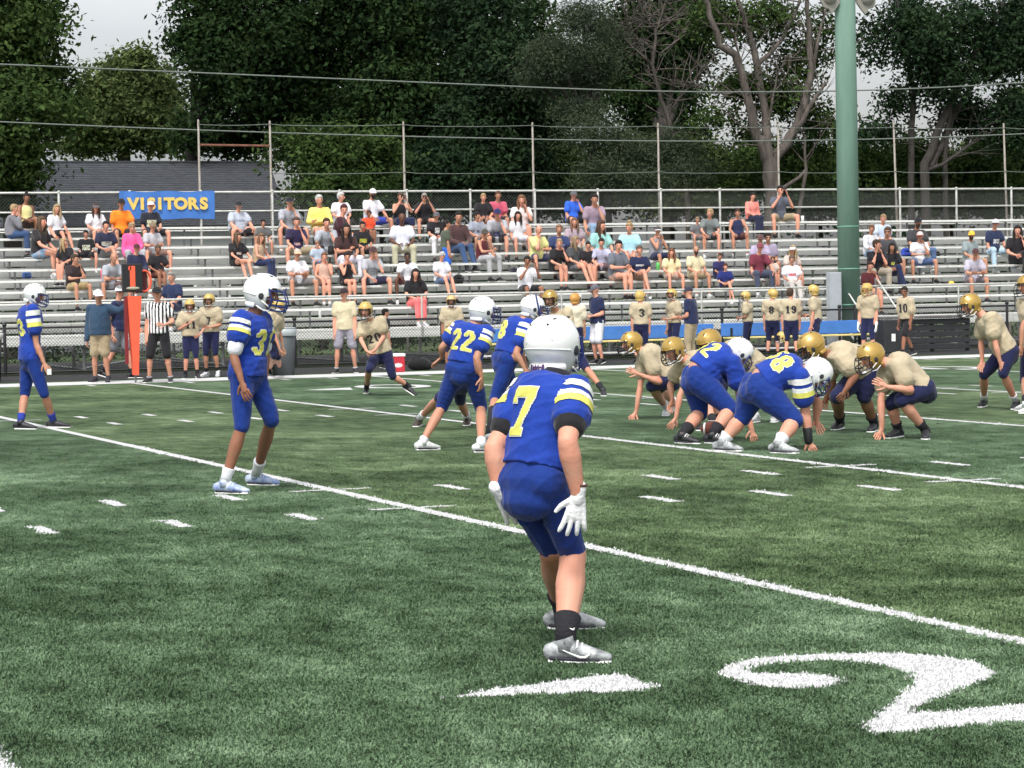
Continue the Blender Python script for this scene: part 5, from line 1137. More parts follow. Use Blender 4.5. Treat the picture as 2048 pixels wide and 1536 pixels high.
# ------------------------------------------------------------------ standing people by simple stances
ARMS_ST = {'down': ((.025, .0, -.18), (.03, .03, -.335), (.03, .05, -.43)), 'front': ((.03, -.01, -.175), (-.055, .12, -.20), (-.10, .16, -.19)), 'hip': ((.10, -.05, -.14), (.02, .03, -.24), (-.02, .07, -.27)),
           'chest': ((.05, .02, -.17), (-.07, .12, -.10), (-.11, .13, -.06)), 'up': ((.09, .06, -.10), (-.02, .10, .10), (-.03, .09, .18)), 'back': ((.03, -.06, -.17), (.03, -.02, -.33), (.03, .02, -.42)), 'swing': ((.03, .07, -.165), (.02, .17, -.26), (.01, .24, -.30))}
def stand(px, pf, ph, body, face, arms=('down', 'down'), legs='stand', fat=0., zf=0., gp=None, **k):
    o = V3(ground(px, pf, zf)) if gp is None else V3(gp); h = (pf-ph)*depth(o)/FPX; h = k.get('h', h); F = Fig(); F.s = h/1.75; F.fat = fat; F.bend = 0; F.arm_r = k.get('arm_r', 1.); F.leg_r = k.get('leg_r', 1.)
    f = V3(az(body)); l = V3(ZU.cross(Vector(f))); u = V3(ZU); W = lambda a, c, z: o+(l*a+f*c+u*z)*h
    F.left = l; F.hipdir = l; F.pv = W(0, 0, .53); F.nk = W(0, .012, .825); F.hd = W(0, .035, .918); F.hf = V3(az(*face)); frame(F)
    for sd, sg, p in (('l', 1, arms[0]), ('r', -1, arms[1])):
        S = getattr(F, 's'+sd); q = ARMS_ST[p] if isinstance(p, str) else p
        for n_, t in zip('ewt', q): setattr(F, n_+sd, S+(l*t[0]*sg+f*t[1]+u*t[2])*h)
    L = {'stand': ((.075, 0, .01), (-.075, 0, .0)), 'walk': ((.05, .14, .0), (-.05, -.16, .03)), 'wide': ((.11, .0, .0), (-.11, .02, .0))}[legs]
    for sd, sg, (a, c, z) in zip('lr', (1, -1), L):
        setattr(F, 'k'+sd, W(a*.8, c*.45+.03, .285)); setattr(F, 'a'+sd, W(a, c-.01, .048+z)); A = getattr(F, 'a'+sd); d = nrm(f+l*sg*.25-u*(.25 if z > 0 else .0)); setattr(F, 'o'+sd, A+d*.2)
    return F, o
KH, GRY, LGRY, WHT, BLK, NVY = (.30, .24, .15), (.20, .20, .21), (.34, .36, .40), (.70, .70, .74), (.014, .013, .016), (.012, .018, .06)
def sp(px, pf, ph, body, face, label, spec, arms=('down', 'down'), legs='stand', fat=0., vox=.018, **k):
    F, o = stand(px, pf, ph, body, face, arms, legs, fat, **k); e = person(F, label, spec, vox, o, SG); return F, e
CAPB = 'cap'
F, e = sp(203, 765, 577, -12, (20, 4), 'coach in slate blue pullover and khaki shorts, one arm out holding the down marker', dict(shirt=(.025, .055, .10), top='long', pants=KH, pl=.86, ploose=.03, head=('cap', (.72, .68, .68)), hairc=(.3, .3, .3), shades=True, skin=SK2, shoe=M_GREYP, loose=.022, wr=.009), arms=(((.13, .02, -.035), (.215, .01, .02), (.235, .0, .075)), 'down'), fat=.9)
F, e = sp(238, 757, 570, 75, (25, 0), 'person in navy polo and grey shorts walking behind the coach, white cap', dict(shirt=NVY, pants=(.16, .17, .19), pl=.8, ploose=.03, head=('cap', WHT, BLK), hair='short', hairc=(.2, .2, .2), skin=SK1, shoe=M_BLACK, sock=M_SK), arms=('swing', 'back'), legs='walk')
F, e = sp(320, 765, 571, -8, (10, 0), 'referee in black and white striped shirt and black shorts', dict(shirt=WHT, stripe='referee', pants=BLK, pl=.98, ploose=.03, head=('cap', BLK), hairc=(.05, .03, .02), skin=SK1, shoe=M_CLK, sock=M_SW, sock_t=.93), arms=(((.06, .0, -.17), (.0, .13, -.20), (-.05, .18, -.19)), 'down'), legs='wide', fat=.35)
F, e = sp(383, 757, 598, 8, (5, 12), 'short gold player in 11 standing beside the referee', goldp(skin=SK1, head=('helmet', M_HY, M_MASKK), loose=.03), arms=('hip', 'chest'))
decal(F.shirt, '11', F.pv*.5+F.nk*.5, F.fwd, F.up, .17, .11, M_NK, None)
F, e = sp(424, 753, 587, -15, (-20, 6), 'gold player in 7 standing with hands together, right of number 11', goldp(skin=SK2, head=('helmet', M_HY, M_MASKK), shoe=M_CLW), arms=('front', 'front'))
decal(F.shirt, '7', F.pv*.5+F.nk*.5, F.fwd, F.up, .17, .12, M_NK, None)
F = px_fig(1.70, 48.6, (552,628,0), (556,612,0), (540,682,0), 60, (70, 20), [((560,665,.1), (566,695,.1), (570,710,.1)), ((548,665,-.1), (560,700,-.15), (575,722,-.15))], [((548,712,0), (538,742), (550,748)), ((556,714,.1), (560,740), (572,746))], bend=.02)
person(F, 'gold player bending over the white gear behind the player in 31', goldp(skin=SK2, head=('helmet', M_HY, M_MASKK)), .018, ground(548, 748), SG)
F, e = sp(692, 746, 574, -2, (-12, -6), 'man in cream polo and grey shorts beside the jogging gold player, dark hair', dict(shirt=(.56, .49, .33), top='polo', pants=(.24, .23, .27), pl=.84, ploose=.03, head=('cap', (.03, .015, .02)), hairc=(.02, .015, .01), skin=SK1, shoe=M_CLK, sock=M_SW, sock_t=.92, wr=.009), fat=.3, legs='wide')
b = ground(1197, 728)
F, e = sp(1197, 728, 567, -62, (-66, 16), 'coach in navy shirt and white shorts reading papers beside the bleachers', dict(shirt=NVY, pants=(.66, .66, .70), pl=.95, ploose=.035, head=('cap', (.10, .10, .12)), hairc=(.3, .28, .26), skin=SK1, shoe=M_BLACK, wr=.009), arms=('front', 'front'), fat=.6)
g = G(); c_ = (F.tl+F.tr)/2; 
for q in range(3): g.box(c_+V3((q*.012, -.01*q, .02+q*.006)), (.22, .16, .003), ax=(tuple(V3(CR)), tuple(nrm(V3(az(-60))+V3((0, 0, .6)))), tuple(nrm(np.cross(V3(CR), nrm(V3(az(-60))+V3((0, 0, .6)))))))) 
e = empty('paper_sheets', tuple(c_), 'loose white papers held by the coach in white shorts', 'papers'); g.build('sheet', M_WHITE, e, origin=c_)
F, e = sp(1152, 738, 586, 170, (150, 0), 'player in cream shirt and orange-gold helmet turned away beside the papers', goldp(skin=SK2, head=('helmet', mat('helmet_orange', (.52, .26, .06), .4), M_MASKK), shirt=(.58, .52, .40)))
F, e = sp(1283, 728, 581, 178, (140, 0), 'gold player in 3 seen from behind in front of the blue bench', goldp(skin=SK1, head=('helmet', M_HY, M_MASKK)))
decal(F.shirt, '3', F.pv*.45+F.nk*.55+F.left*-.02, -F.fwd, F.up, .20, .15, M_NK, None)
F, e = sp(1350, 726, 577, -60, (-40, 0), 'gold player in helmet standing just left of the coach in khaki trousers', goldp(skin=SK2, head=('helmet', M_HY, M_MASKK)), arms=('front', 'down'))
F, e = sp(1384, 728, 571, -118, (-70, 0), 'coach in navy polo and khaki trousers facing away left of the linemen', dict(shirt=NVY, top='polo', pants=KH, pl=1.9, ploose=.02, head=('cap', (.03, .03, .05)), hairc=(.1, .07, .05), skin=SK1, shoe=M_BLACK, wr=.009), arms=('front', 'front'), fat=.5)
F, e = sp(1497, 716, 582, -110, (-85, 10), 'gold player turned left, first of four standing left of the green pole', goldp(skin=SK2, head=('helmet', M_HY, M_MASKK)), arms=('front', 'front'), vox=.02)
F, e = sp(1546, 718, 577, 165, (-120, 0), 'gold player in 8 seen from behind, second of four left of the green pole', goldp(skin=SK1, head=('helmet', M_HY, M_WHITE)), arms=('down', 'hip'), vox=.02)
decal(F.shirt, '8', F.pv*.45+F.nk*.55, -F.fwd, F.up, .19, .14, M_NK, None)
F, e = sp(1583, 720, 575, 172, (150, 0), 'bareheaded gold player in 19 holding a helmet, back turned', goldp(skin=SK1, head=('short', (.06, .035, .02))), arms=('down', 'down'), vox=.02)
decal(F.shirt, '19', F.pv*.45+F.nk*.55, -F.fwd, F.up, .19, .13, M_NK, None)
F2 = Fig(); F2.hd = F.tl+V3((0, 0, -.08)); F2.s = .95; F2.hf = V3(az(-90)); F2.hk = 1
e = empty('football_helmet', tuple(F2.hd), 'gold helmet dangling from the hand of the bareheaded player in 19', 'helmet'); helmet(F2, e, V3(e.location), M_HY, M_MASKK)
F, e = sp(1633, 720, 569, -110, (-112, 0), 'gold player looking left, closest to the left side of the green pole', goldp(skin=SK1, head=('helmet', M_HY, M_MASKK)), arms=('down', 'front'), vox=.02)
F, e = sp(1738, 718, 566, -28, (-45, 14), 'gold player with white gloves right of the green pole, head lowered', goldp(skin=SK1, gloves=M_GLW, head=('helmet', M_HY, M_HY)), vox=.02)
F, e = sp(1814, 714, 572, -55, (-20, 4), 'bareheaded player in gold 10 and black shorts walking past the black rack', goldp(skin=SK3, pants=BLK, pads=0, loose=.04, pl=.8, ploose=.03, head=('short', (.02, .014, .01)), shades=True, sleeve=.75), legs='walk', vox=.018)
decal(F.shirt, '10', F.pv*.45+F.nk*.55, F.fwd+V3(-CF)*.4, F.up, .22, .13, M_NK, None)
F, e = sp(905, 742, 590, 0, (5, 4), 'gold player facing the field beyond the player in 22', goldp(skin=SK3, head=('helmet', mat('helmet_tan', (.50, .36, .15), .4), M_MASKK)), vox=.02)
F, e = sp(770, 738, 616, 120, (100, 0), 'small dark-haired child in black behind the jogging gold player', dict(shirt=BLK, pants=NVY, pl=1.8, head=('curly', (.015, .01, .01)), skin=SK2), vox=.02)
# white gear at the feet of the bending player
for i, (px, py) in enumerate(((530, 744), (545, 750), (520, 752))):
    c_ = V3(ground(px, py)); e = empty('gear_bundle', tuple(c_), ['white crumpled pad on the ground behind the leg of 31', 'white and black shoe-like gear nearest the trash can', 'small white bundle by the knee of 31'][i], 'gear'); g = G()
    for q in range(4): g.ell(c_+V3((.07*math.cos(q*2), .05*math.sin(q*2.4), .05+.02*q)), (.08, .06, .05), None, 8, 6)
    g.build('bundle', M_WHITE if i != 1 else mat('mixed_gear', (.05, .05, .06), .5, c2=(.6, .6, .6), vscale=18), e, smooth=True, origin=c_)

# ------------------------------------------------------------------ spectators
ARMS_SE = {'lap': ((.045, .05, -.155), (-.03, .17, -.20), (-.07, .23, -.205)), 'knees': ((.05, .10, -.15), (.01, .235, -.215), (-.01, .29, -.25)), 'face': ((.0, .13, -.145), (-.055, .105, .0), (-.075, .06, .07)),
           'phone': ((.06, .11, -.12), (-.045, .165, .06), (-.07, .16, .13)), 'cross': ((.045, .06, -.15), (-.125, .14, -.145), (-.19, .13, -.14)), 'clasp': ((.045, .09, -.155), (-.06, .21, -.14), (-.10, .24, -.10)), 'lean': ((.07, -.03, -.17), (.10, -.01, -.30), (.10, .05, -.36)), 'side': ((.03, .01, -.18), (.03, .10, -.30), (.0, .17, -.33))}
def seated(px, py, arms=('lap', 'lap'), legs='apart', yaw=None, lean=.05, kid=False, fat=.48, row=None, look=None, **k):
    if yaw is None: yaw = rng.uniform(-16, 16)
    best = None
    for r in range(NR):
        y = seat_y(r)-.02; p = at_y(px, py, y); h = (p.z-(row_z(r)+.455))/(.500-.25*lean); tgt = 1.22 if kid else 1.70
        if row is not None and r != row: continue
        if best is None or abs(h-tgt) < abs(best[1]-tgt): best = (r, h, p, y)
    r, h, p, y = best; h = min(max(h, 1.0), 1.98); zs = row_z(r)+.455; F = Fig(); F.s = h/1.75; F.fat = fat; F.bend = .02+lean*.12; F.arm_r = k.get('arm_r', 1.+fat*.2); F.leg_r = 1.+fat*.15
    a = math.radians(yaw); f = np.array((math.sin(a), -math.cos(a), 0)); l = V3(ZU.cross(Vector(f))); u = V3(ZU); o = np.array((p.x, y, zs)); o = o-f*h*(lean*.28)
    W = lambda q, c, z: o+(l*q+f*c+u*z)*h
    F.left = l; F.hipdir = l; F.pv = W(0, 0, .058); L = .295; F.nk = F.pv+(f*math.sin(lean*1.6)+u*math.cos(lean*1.6))*L*h; F.hd = F.nk+(f*(.035+.04*lean)+u*.098)*h
    tgt = np.array((6, 24, 1.0)) if look is None else o+np.array((math.sin(math.radians(look)), -math.cos(math.radians(look)), -.08))*10; hf = tgt-F.hd; hf[2] *= .6; F.hf = nrm(hf+rng.normal(size=3)*.06*np.linalg.norm(hf)*(1, 1, .4)); frame(F)
    for sd, sg, q in (('l', 1, arms[0]), ('r', -1, arms[1])):
        S = getattr(F, 's'+sd)
        for n_, t in zip('ewt', ARMS_SE[q]): setattr(F, n_+sd, S+(l*t[0]*sg+f*t[1]+u*t[2])*h)
    if kid and h < 1.35: drop = .235*h
    else: drop = .455-.085*F.s+.0
    sp_ = {'apart': .12, 'close': .045, 'wide': .19, 'cross': .05, 'out': .06}[legs]; kx = .235
    for sd, sg in (('l', 1), ('r', -1)):
        kz = .075; K = W(sg*sp_, kx, kz); ax_, af = sp_*.95, kx+.005
        if legs == 'out': af = kx+.13; K = W(sg*sp_, kx, kz+.01)
        if legs == 'cross' and sd == 'r': K = W(.03, kx+.02, kz+.07); A = W(.10, kx+.12, 0)-u*.22*h
        else: A = W(sg*ax_, af, 0)-u*drop
        setattr(F, 'k'+sd, K); setattr(F, 'a'+sd, A); d = nrm(f+l*sg*.15-u*(.0 if legs != 'out' else .1)); setattr(F, 'o'+sd, A+d*.2)
    return F, o
HB, HBR, HBL, HG, HR = (.012, .009, .008), (.055, .03, .016), (.36, .25, .13), (.50, .49, .47), (.07, .015, .015)
def S_(px, py, label, shirt, pants, hd, skin=SK1, arms=('lap', 'lap'), legs='apart', **k):
    pk = {q: k.pop(q) for q in ('kid', 'fat', 'yaw', 'lean', 'row', 'look') if q in k}
    spec = dict(shirt=shirt, pants=pants, pl=.72, ploose=.02, head=hd, skin=skin, shoe=M_CLK if rng.random() < .5 else M_CLW, wr=.008, loose=.02, hem_l=.02); spec.update(k)
    F, o = seated(px, py, arms, legs, **pk); F.label = label; e = person(F, 'spectator '+label, spec, .027, o, CG); SP.append((F, o)); return F, o
SP = []; JN = (.035, .07, .16); LJ = (.20, .30, .42)
SHOES = {}
data = [
 (23,413,'in grey cardigan and jeans, turned sideways at the far left end', (.17,.17,.19), JN, ('short',HBL), SK1, ('lap','face'), 'close', dict(top='long', pl=1.8, yaw=70, look=70)),
 (50,391,'in yellow tank top with dark hair bun, top row at the far left', (.72,.66,.30), (.05,.03,.02), ('bun',HB), SK3, ('side','lap'), 'cross', dict(top='tank', yaw=20)),
 (78,438,'in denim shorts with long brown hair, knees up near the left end', (.02,.018,.02), LJ, ('long',(.09,.055,.03)), SK1, ('lap','knees'), 'close', dict(yaw=45, look=40, pl=.45)),
 (110,413,'with blonde hair, white top and black shorts near the left end', WHT, BLK, ('long',HBL), SK1, ('lap','side'), 'out', dict(yaw=30)),
 (189,411,'in grey cap and white tee with a dark braid', WHT, (.10,.07,.06), ('cap',(.12,.12,.13)), SK1, ('lap','lap'), 'apart', dict(hair='long', hairc=(.06,.03,.02))),
 (241,402,'in bright orange polo and black cap', (.90,.22,.02), BLK, ('cap',BLK), SK2, ('knees','side'), 'apart', dict(top='polo', fat=.2)),
 (299,407,'in navy tee with pale print and white cap, in front of the banner', (.02,.022,.035), BLK, ('cap',WHT,(.3,.05,.05)), SK1, ('lap','side'), 'wide', dict(print_=((.5,.5,.35),.5,.16,.24), fat=.4)),
 (172,464,'child in black jersey with white sleeves', (.012,.012,.014), BLK, ('short',HB), SK1, ('side','side'), 'wide', dict(kid=True, under=(.6,.6,.6), under_t=.75, print_=((.45,.45,.35),.5,.12,.18))),
 (210,447,'in navy tee with dark hair, just left of the pink top', (.02,.022,.05), GRY, ('short',HB), SK1, ('lap','lap'), 'cross', dict(print_=((.35,.35,.30),.5,.1,.25))),
 (262,450,'in hot pink long-sleeved top with sunglasses', (.90,.10,.30), (.35,.36,.40), ('short',HBL), SK1, ('lap','side'), 'apart', dict(top='long', shades=True, pl=1.2, fat=.2)),
 (303,449,'in pale grey tee with arms folded and tan hat', (.42,.42,.45), (.20,.12,.10), ('cap',(.20,.14,.09)), SK1, ('cross','cross'), 'wide', dict(fat=.2)),
 (271,492,'in navy jacket and dark cap behind the down marker', (.02,.025,.06), BLK, ('cap',(.08,.02,.03)), SK1, ('lap','side'), 'apart', dict(top='long')),
 (314,494,'in black top with tanned legs, right of the down marker', BLK, (.10,.02,.02), ('short',(.10,.07,.05)), SK3, ('clasp','lap'), 'close', dict(pl=.4)),
 (131,481,'child with pale blonde hair and black shirt, back row of the group at left', BLK, BLK, ('long',HBL), SK1, ('lap','lap'), 'close', dict(kid=True, yaw=-40, look=60)),
 (146,513,'in black tee and khaki shorts holding a white drink to the mouth', (.03,.018,.02), (.33,.25,.12), ('short',(.05,.035,.02)), SK2, ('face','clasp'), 'apart', dict(yaw=25, look=40)),
 (221,515,'bald in light grey tee, leaning forearms on knees', LGRY, (.14,.09,.09), ('bald',HB), SK2, ('cross','cross'), 'wide', dict(lean=.3, fat=.2)),
 (346,549,'with grey hair in navy tee, low row right of the down marker', (.015,.025,.07), NVY, ('short',(.25,.23,.20)), SK1, ('lap','lap'), 'apart', dict(yaw=-50, look=-50)),
 (475,407,'large in grey tee, black cap and black shorts, legs wide', (.40,.43,.50), BLK, ('cap',BLK,(.05,.05,.06)), SK1, ('knees','knees'), 'wide', dict(fat=1.5, print_=((.25,.28,.38),.62,.05,.22))),
 (525,442,'child in dark grey tee, right of the large person', (.10,.10,.10), (.4,.38,.36), ('short',HB), SK2, ('lap','lap'), 'apart', dict(kid=True, print_=((.4,.4,.38),.3,.12,.2))),
 (575,403,'in grey tee and black cap with hand on chin on the top row', (.33,.34,.38), BLK, ('cap',BLK,(.05,.05,.06)), SK1, ('face','knees'), 'wide', dict(lean=.2, fat=.3)),
 (638,395,'white-haired in yellow cardigan, top row', (.72,.60,.16), (.55,.40,.30), ('short',HG), SK1, ('cross','cross'), 'close', dict(top='long', pl=.5)),
 (680,389,'white-haired in white tee, turned to the right, top row', WHT, WHT, ('short',HG), SK1, ('lap','lap'), 'close', dict(look=45)),
 (742,382,'bearded in white cap, white tee and blue shorts, top row', WHT, (.03,.05,.30), ('cap',WHT), SK2, ('knees','knees'), 'wide', dict(beard=HB, fat=.5)),
 (681,414,'with dark red hair in maroon tee and light jeans', (.045,.012,.02), LJ, ('short',HR), SK1, ('lap','lap'), 'apart', dict(yaw=60, look=-10, pl=1.8)),
 (736,424,'small child in bright red shirt', (.75,.08,.03), BLK, ('curly',(.06,.02,.01)), SK3, ('side','lap'), 'close', dict(kid=True)),
 (591,439,'in navy tee and khaki shorts with a hand over the face', (.02,.015,.05), KH, ('short',(.08,.05,.04)), SK1, ('face','knees'), 'wide', dict(fat=.3, print_=((.4,.25,.25),.35,.06,.15))),
 (651,446,'in light grey tee with elbow on knee and hand at mouth', LGRY, BLK, ('short',HBR), SK1, ('face','knees'), 'apart', dict(lean=.3)),
 (690,453,'with long dark hair, maroon top and white trousers', (.045,.02,.02), (.6,.58,.66), ('long',HB), SK2, ('lap','clasp'), 'apart', dict(pl=1.8)),
 (722,447,'boy with black hair and black tee with yellow print', BLK, BLK, ('short',HB), SK2, ('lap','lap'), 'apart', dict(print_=((.45,.45,.06),.55,.10,.22))),
 (472,469,'girl with brown hair, black tee and bare knees together', BLK, BLK, ('long',(.10,.06,.035)), SK1, ('knees','knees'), 'out', dict(pl=.3, print_=((.5,.42,.38),.5,.06,.14), yaw=20, look=50)),
 (518,471,'with very long honey hair and tan top, jeans tucked up', (.42,.30,.20), (.02,.03,.09), ('long',(.17,.10,.05)), SK1, ('lap','lap'), 'close', dict(top='tank', pl=1.8, yaw=40, look=0)),
 (634,486,'bald boy in pale blue tee between two families', (.32,.38,.46), (.15,.2,.3), ('short',(.20,.12,.08)), SK1, ('lap','lap'), 'apart', dict(kid=True)),
 (592,503,'in tan cap and white tee with arms crossed and grey shorts', WHT, (.14,.13,.13), ('cap',(.55,.42,.28)), SK2, ('cross','cross'), 'wide', dict(fat=.7, hair='short', hairc=HG)),
 (648,509,'girl in peach top with hand at mouth and bare legs together', (.50,.33,.26), (.25,.18,.15), ('pony',(.18,.09,.05)), SK1, ('face','lap'), 'close', dict(top='tank', pl=.35)),
 (692,509,'in black halter top with both hands on cheeks', BLK, BLK, ('short',HB), SK1, ('face','face'), 'close', dict(top='tank', pl=.35)),
 (741,502,'in grey printed tee, dark cap and navy shorts, hand on chin', (.36,.37,.40), (.02,.02,.05), ('cap',(.06,.03,.03)), SK1, ('face','knees'), 'wide', dict(lean=.2, print_=((.2,.22,.24),.5,.2,.12))),
 (799,390,'in black tank top holding a phone up with both hands, top row', BLK, NVY, ('short',(.10,.06,.04)), SK1, ('phone','phone'), 'apart', dict(top='tank', pl=1.2)),
 (847,393,'in black tee with elbows on knees and phone at face, top row', BLK, BLK, ('short',(.30,.28,.24)), SK1, ('phone','phone'), 'apart', dict(lean=.15, pl=.4)),
 (803,431,'bald in white shirt and khaki trousers', (.66,.68,.78), (.42,.40,.28), ('bald',HB), SK4, ('lap','lap'), 'apart', dict(pl=1.85, fat=.3)),
 (871,428,'in black tee with round print, grey cap and white trousers', BLK, (.66,.66,.68), ('cap',(.10,.10,.11)), SK1, ('lap','lap'), 'apart', dict(pl=1.8, print_=((.5,.5,.5),.55,.14,.12), look=-30)),
 (914,429,'in dark plaid shirt and blue jeans', (.07,.035,.035), JN, ('short',HB), SK2, ('lap','lap'), 'out', dict(top='long', pl=1.85)),
 (966,391,'boy with blond hair in black tee, top row', BLK, (.4,.22,.15), ('short',HBL), SK1, ('lap','lap'), 'apart', dict(kid=False)),
 (994,390,'in raspberry pink tee, leaning forward on the top row', (.55,.10,.16), BLK, ('short',(.10,.05,.03)), SK2, ('side','side'), 'apart', dict(lean=.2)),
 (1041,395,'girl with brown hair and white tee, hand at mouth, top row', (.62,.55,.53), (.30,.08,.07), ('long',(.18,.09,.045)), SK1, ('face','lap'), 'close', dict(pl=.4)),
 (952,428,'in grey tee with dark hair, looking to the right', (.28,.30,.36), BLK, ('short',HB), SK2, ('lap','lap'), 'apart', dict(look=30, fat=.3, print_=((.05,.06,.1),.5,.06,.07))),
 (993,427,'in grey tee and navy cap, head bowed on one hand', (.36,.37,.41), BLK, ('cap',(.02,.02,.09)), SK1, ('face','side'), 'apart', dict(lean=.35, print_=((.03,.03,.12),.4,.12,.18))),
 (1034,427,'with very long black hair and white top', (.62,.60,.62), (.5,.5,.56), ('long',HB), SK1, ('side','side'), 'apart', dict(fat=.3)),
 (965,462,'in maroon tank top, cap and light grey joggers', (.09,.015,.02), (.36,.36,.37), ('cap',(.06,.06,.05)), SK2, ('lap','clasp'), 'apart', dict(top='tank', pl=1.85, yaw=30)),
 (1074,455,'balding in yellow tee with arms folded', (.62,.60,.25), (.04,.045,.09), ('bald',HG), SK1, ('cross','face'), 'wide', dict(fat=.4)),
 (813,513,'in white tee with elbows on spread knees', WHT, (.10,.02,.03), ('short',HB), SK4, ('knees','knees'), 'wide', dict(lean=.25)),
 (881,508,'white-haired with sunglasses, white tee and denim shorts', WHT, (.10,.15,.26), ('curly',HG), SK1, ('lap','lap'), 'out', dict(shades=True, yaw=15)),
 (829,542,'in black top, glasses and salmon pink trousers, lowest row', (.012,.012,.014), (.80,.16,.16), ('long',HB), SK1, ('lap','lap'), 'close', dict(fat=.8, pl=1.7, row=0)),
 (1051,517,'in white tee holding a phone up above the helmets of the blue players', WHT, BLK, ('short',HB), SK3, ('phone','phone'), 'apart', dict(row=1)),
 (1144,386,'in royal blue polo and grey cap with hand to the mouth, top row', (.03,.12,.62), BLK, ('cap',(.10,.10,.11)), SK1, ('face','side'), 'wide', dict(top='polo', hem_l=.06)),
 (1187,397,'in mauve tee with dark hair and light jeans, top row', (.30,.22,.28), LJ, ('short',HB), SK2, ('face','side'), 'close', dict(lean=.2, pl=1.8)),
 (1147,440,'in pale mauve top with brown hair, below the blue polo', (.36,.28,.32), (.4,.38,.33), ('long',(.16,.09,.06)), SK1, ('lap','lap'), 'apart', dict(pl=1.2)),
 (1199,446,'in mint tee with very long brown hair', (.30,.56,.53), (.25,.3,.4), ('long',(.07,.035,.02)), SK1, ('lap','side'), 'apart', dict(look=30, pl=1.8)),
 (1258,450,'in blue and mint tie-dye top with hair tied up', (.34,.58,.66), (.4,.36,.4), ('bun',HBL), SK1, ('lap','lap'), 'close', dict(yaw=-20, look=-40)),
 (1312,457,'tanned in tank top and visor, hands at the mouth', (.24,.24,.27), NVY, ('cap',(.07,.06,.06),WHT), SK2, ('face','face'), 'apart', dict(top='tank')),
 (1117,454,'in navy printed tee with short fair hair', (.03,.045,.12), NVY, ('short',(.22,.13,.08)), SK2, ('lap','lap'), 'apart', dict(fat=.5, print_=((.2,.22,.3),.6,.05,.25))),
 (1113,485,'blonde in black top with hand over the face', BLK, BLK, ('short',HBL), SK1, ('face','lap'), 'close', dict(pl=.35, lean=.2)),
 (1146,477,'with long ash-blonde hair and charcoal top', (.06,.065,.07), (.12,.12,.13), ('long',(.26,.18,.11)), SK1, ('lap','lap'), 'out', dict(yaw=30, look=60, pl=.5)),
 (1174,487,'with black hair in a dark top, between the ash-blonde and the lilac tee', BLK, (.30,.27,.26), ('short',HB), SK1, ('lap','lap'), 'close', dict(kid=True)),
 (1201,484,'in lilac grey tee with a dark bob, forearms on knees', (.42,.42,.56), (.10,.06,.07), ('short',HB), SK1, ('knees','lap'), 'apart', dict(lean=.2)),
 (1233,486,'in charcoal tee with dark hair, hands crossed on knees', (.12,.13,.16), (.3,.2,.16), ('short',HB), SK1, ('lap','cross'), 'close', dict(pl=.3)),
 (1278,496,'in navy tee with white print, one leg crossed over', (.015,.02,.06), (.30,.20,.14), ('short',(.12,.07,.05)), SK1, ('lap','lap'), 'cross', dict(print_=((.6,.6,.6),.6,.04,.2))),
 (1341,501,'girl in pale yellow tee with long auburn hair', (.66,.55,.32), (.4,.3,.26), ('long',(.16,.06,.03)), SK1, ('lap','lap'), 'apart', dict(pl=.45)),
 (1389,496,'bald with big dark beard in cream tee', (.60,.53,.34), KH, ('bald',HB), SK2, ('lap','lap'), 'apart', dict(beard=(.04,.015,.01), fat=.6)),
 (1394,437,'boy in grey tee and shorts next to the person with the pale ponytail', (.12,.12,.13), (.18,.18,.20), ('short',(.28,.2,.12)), SK2, ('lap','lap'), 'apart', dict(kid=True)),
 (1418,425,'with pale blonde hair and grey printed tee, head bowed left', (.16,.18,.18), BLK, ('short',HBL), SK1, ('lap','knees'), 'apart', dict(lean=.2, look=-60, fat=.4, yaw=-15)),
 (1474,422,'in navy tank top with tanned arms, hands joined', (.02,.025,.07), (.07,.02,.02), ('short',(.05,.025,.02)), SK2, ('knees','knees'), 'apart', dict(top='tank', fat=.6)),
 (1503,389,'in coral pink top and navy trousers, top row', (.74,.24,.20), (.015,.02,.05), ('short',HB), SK1, ('side','lap'), 'close', dict(top='long', sleeve=1.3, fat=.3, pl=1.8)),
 (1558,376,'in grey tee and khaki shorts filming with a phone, top row', (.09,.10,.13), KH, ('short',HB), SK1, ('phone','phone'), 'wide', dict(fat=.4)),
 (1519,474,'in lavender shirt with dark cap, behind the maroon tee', (.40,.34,.48), BLK, ('cap',(.10,.05,.05)), SK2, ('lap','lap'), 'apart', dict()),
 (1535,471,'in sunglasses and mauve top, behind the maroon tee', (.30,.26,.36), BLK, ('short',HB), SK2, ('side','lap'), 'apart', dict(shades=True)),
 (1516,493,'in maroon tee and jeans leaning hands on knees', (.17,.03,.05), (.05,.06,.10), ('cap',(.20,.05,.07)), SK1, ('knees','side'), 'apart', dict(pl=1.8, fat=.5, lean=.15)),
 (1437,510,'small boy in dark blue beside the bearded person', (.02,.02,.09), NVY, ('short',HBR), SK2, ('lap','lap'), 'close', dict(kid=True)),
 (1450,530,'boy in navy tee with red-brown hair, lowest of the group', (.012,.02,.12), BLK, ('short',(.09,.03,.015)), SK1, ('lap','lap'), 'cross', dict(kid=True)),
 (1582,515,'in white tee with red print and glasses, low row', WHT, (.45,.42,.40), ('short',(.13,.09,.07)), SK2, ('lap','lap'), 'out', dict(print_=((.6,.1,.14),.55,.06,.18), fat=.5, pl=1.7)),
 (1582,495,'blonde in white cap behind the red-print tee', (.55,.45,.40), BLK, ('cap',WHT), SK1, ('lap','lap'), 'close', dict(hair='long', hairc=HBL)),
 (1544,515,'toddler in pale flowered shirt between the maroon tee and red-print tee', (.60,.48,.42), BLK, ('short',(.18,.09,.05)), SK1, ('lap','lap'), 'close', dict(kid=True)),
 (1764,433,'boy with blond hair and pale blue tee, upper right', (.50,.58,.70), GRY, ('short',HBL), SK1, ('side','lap'), 'close', dict()),
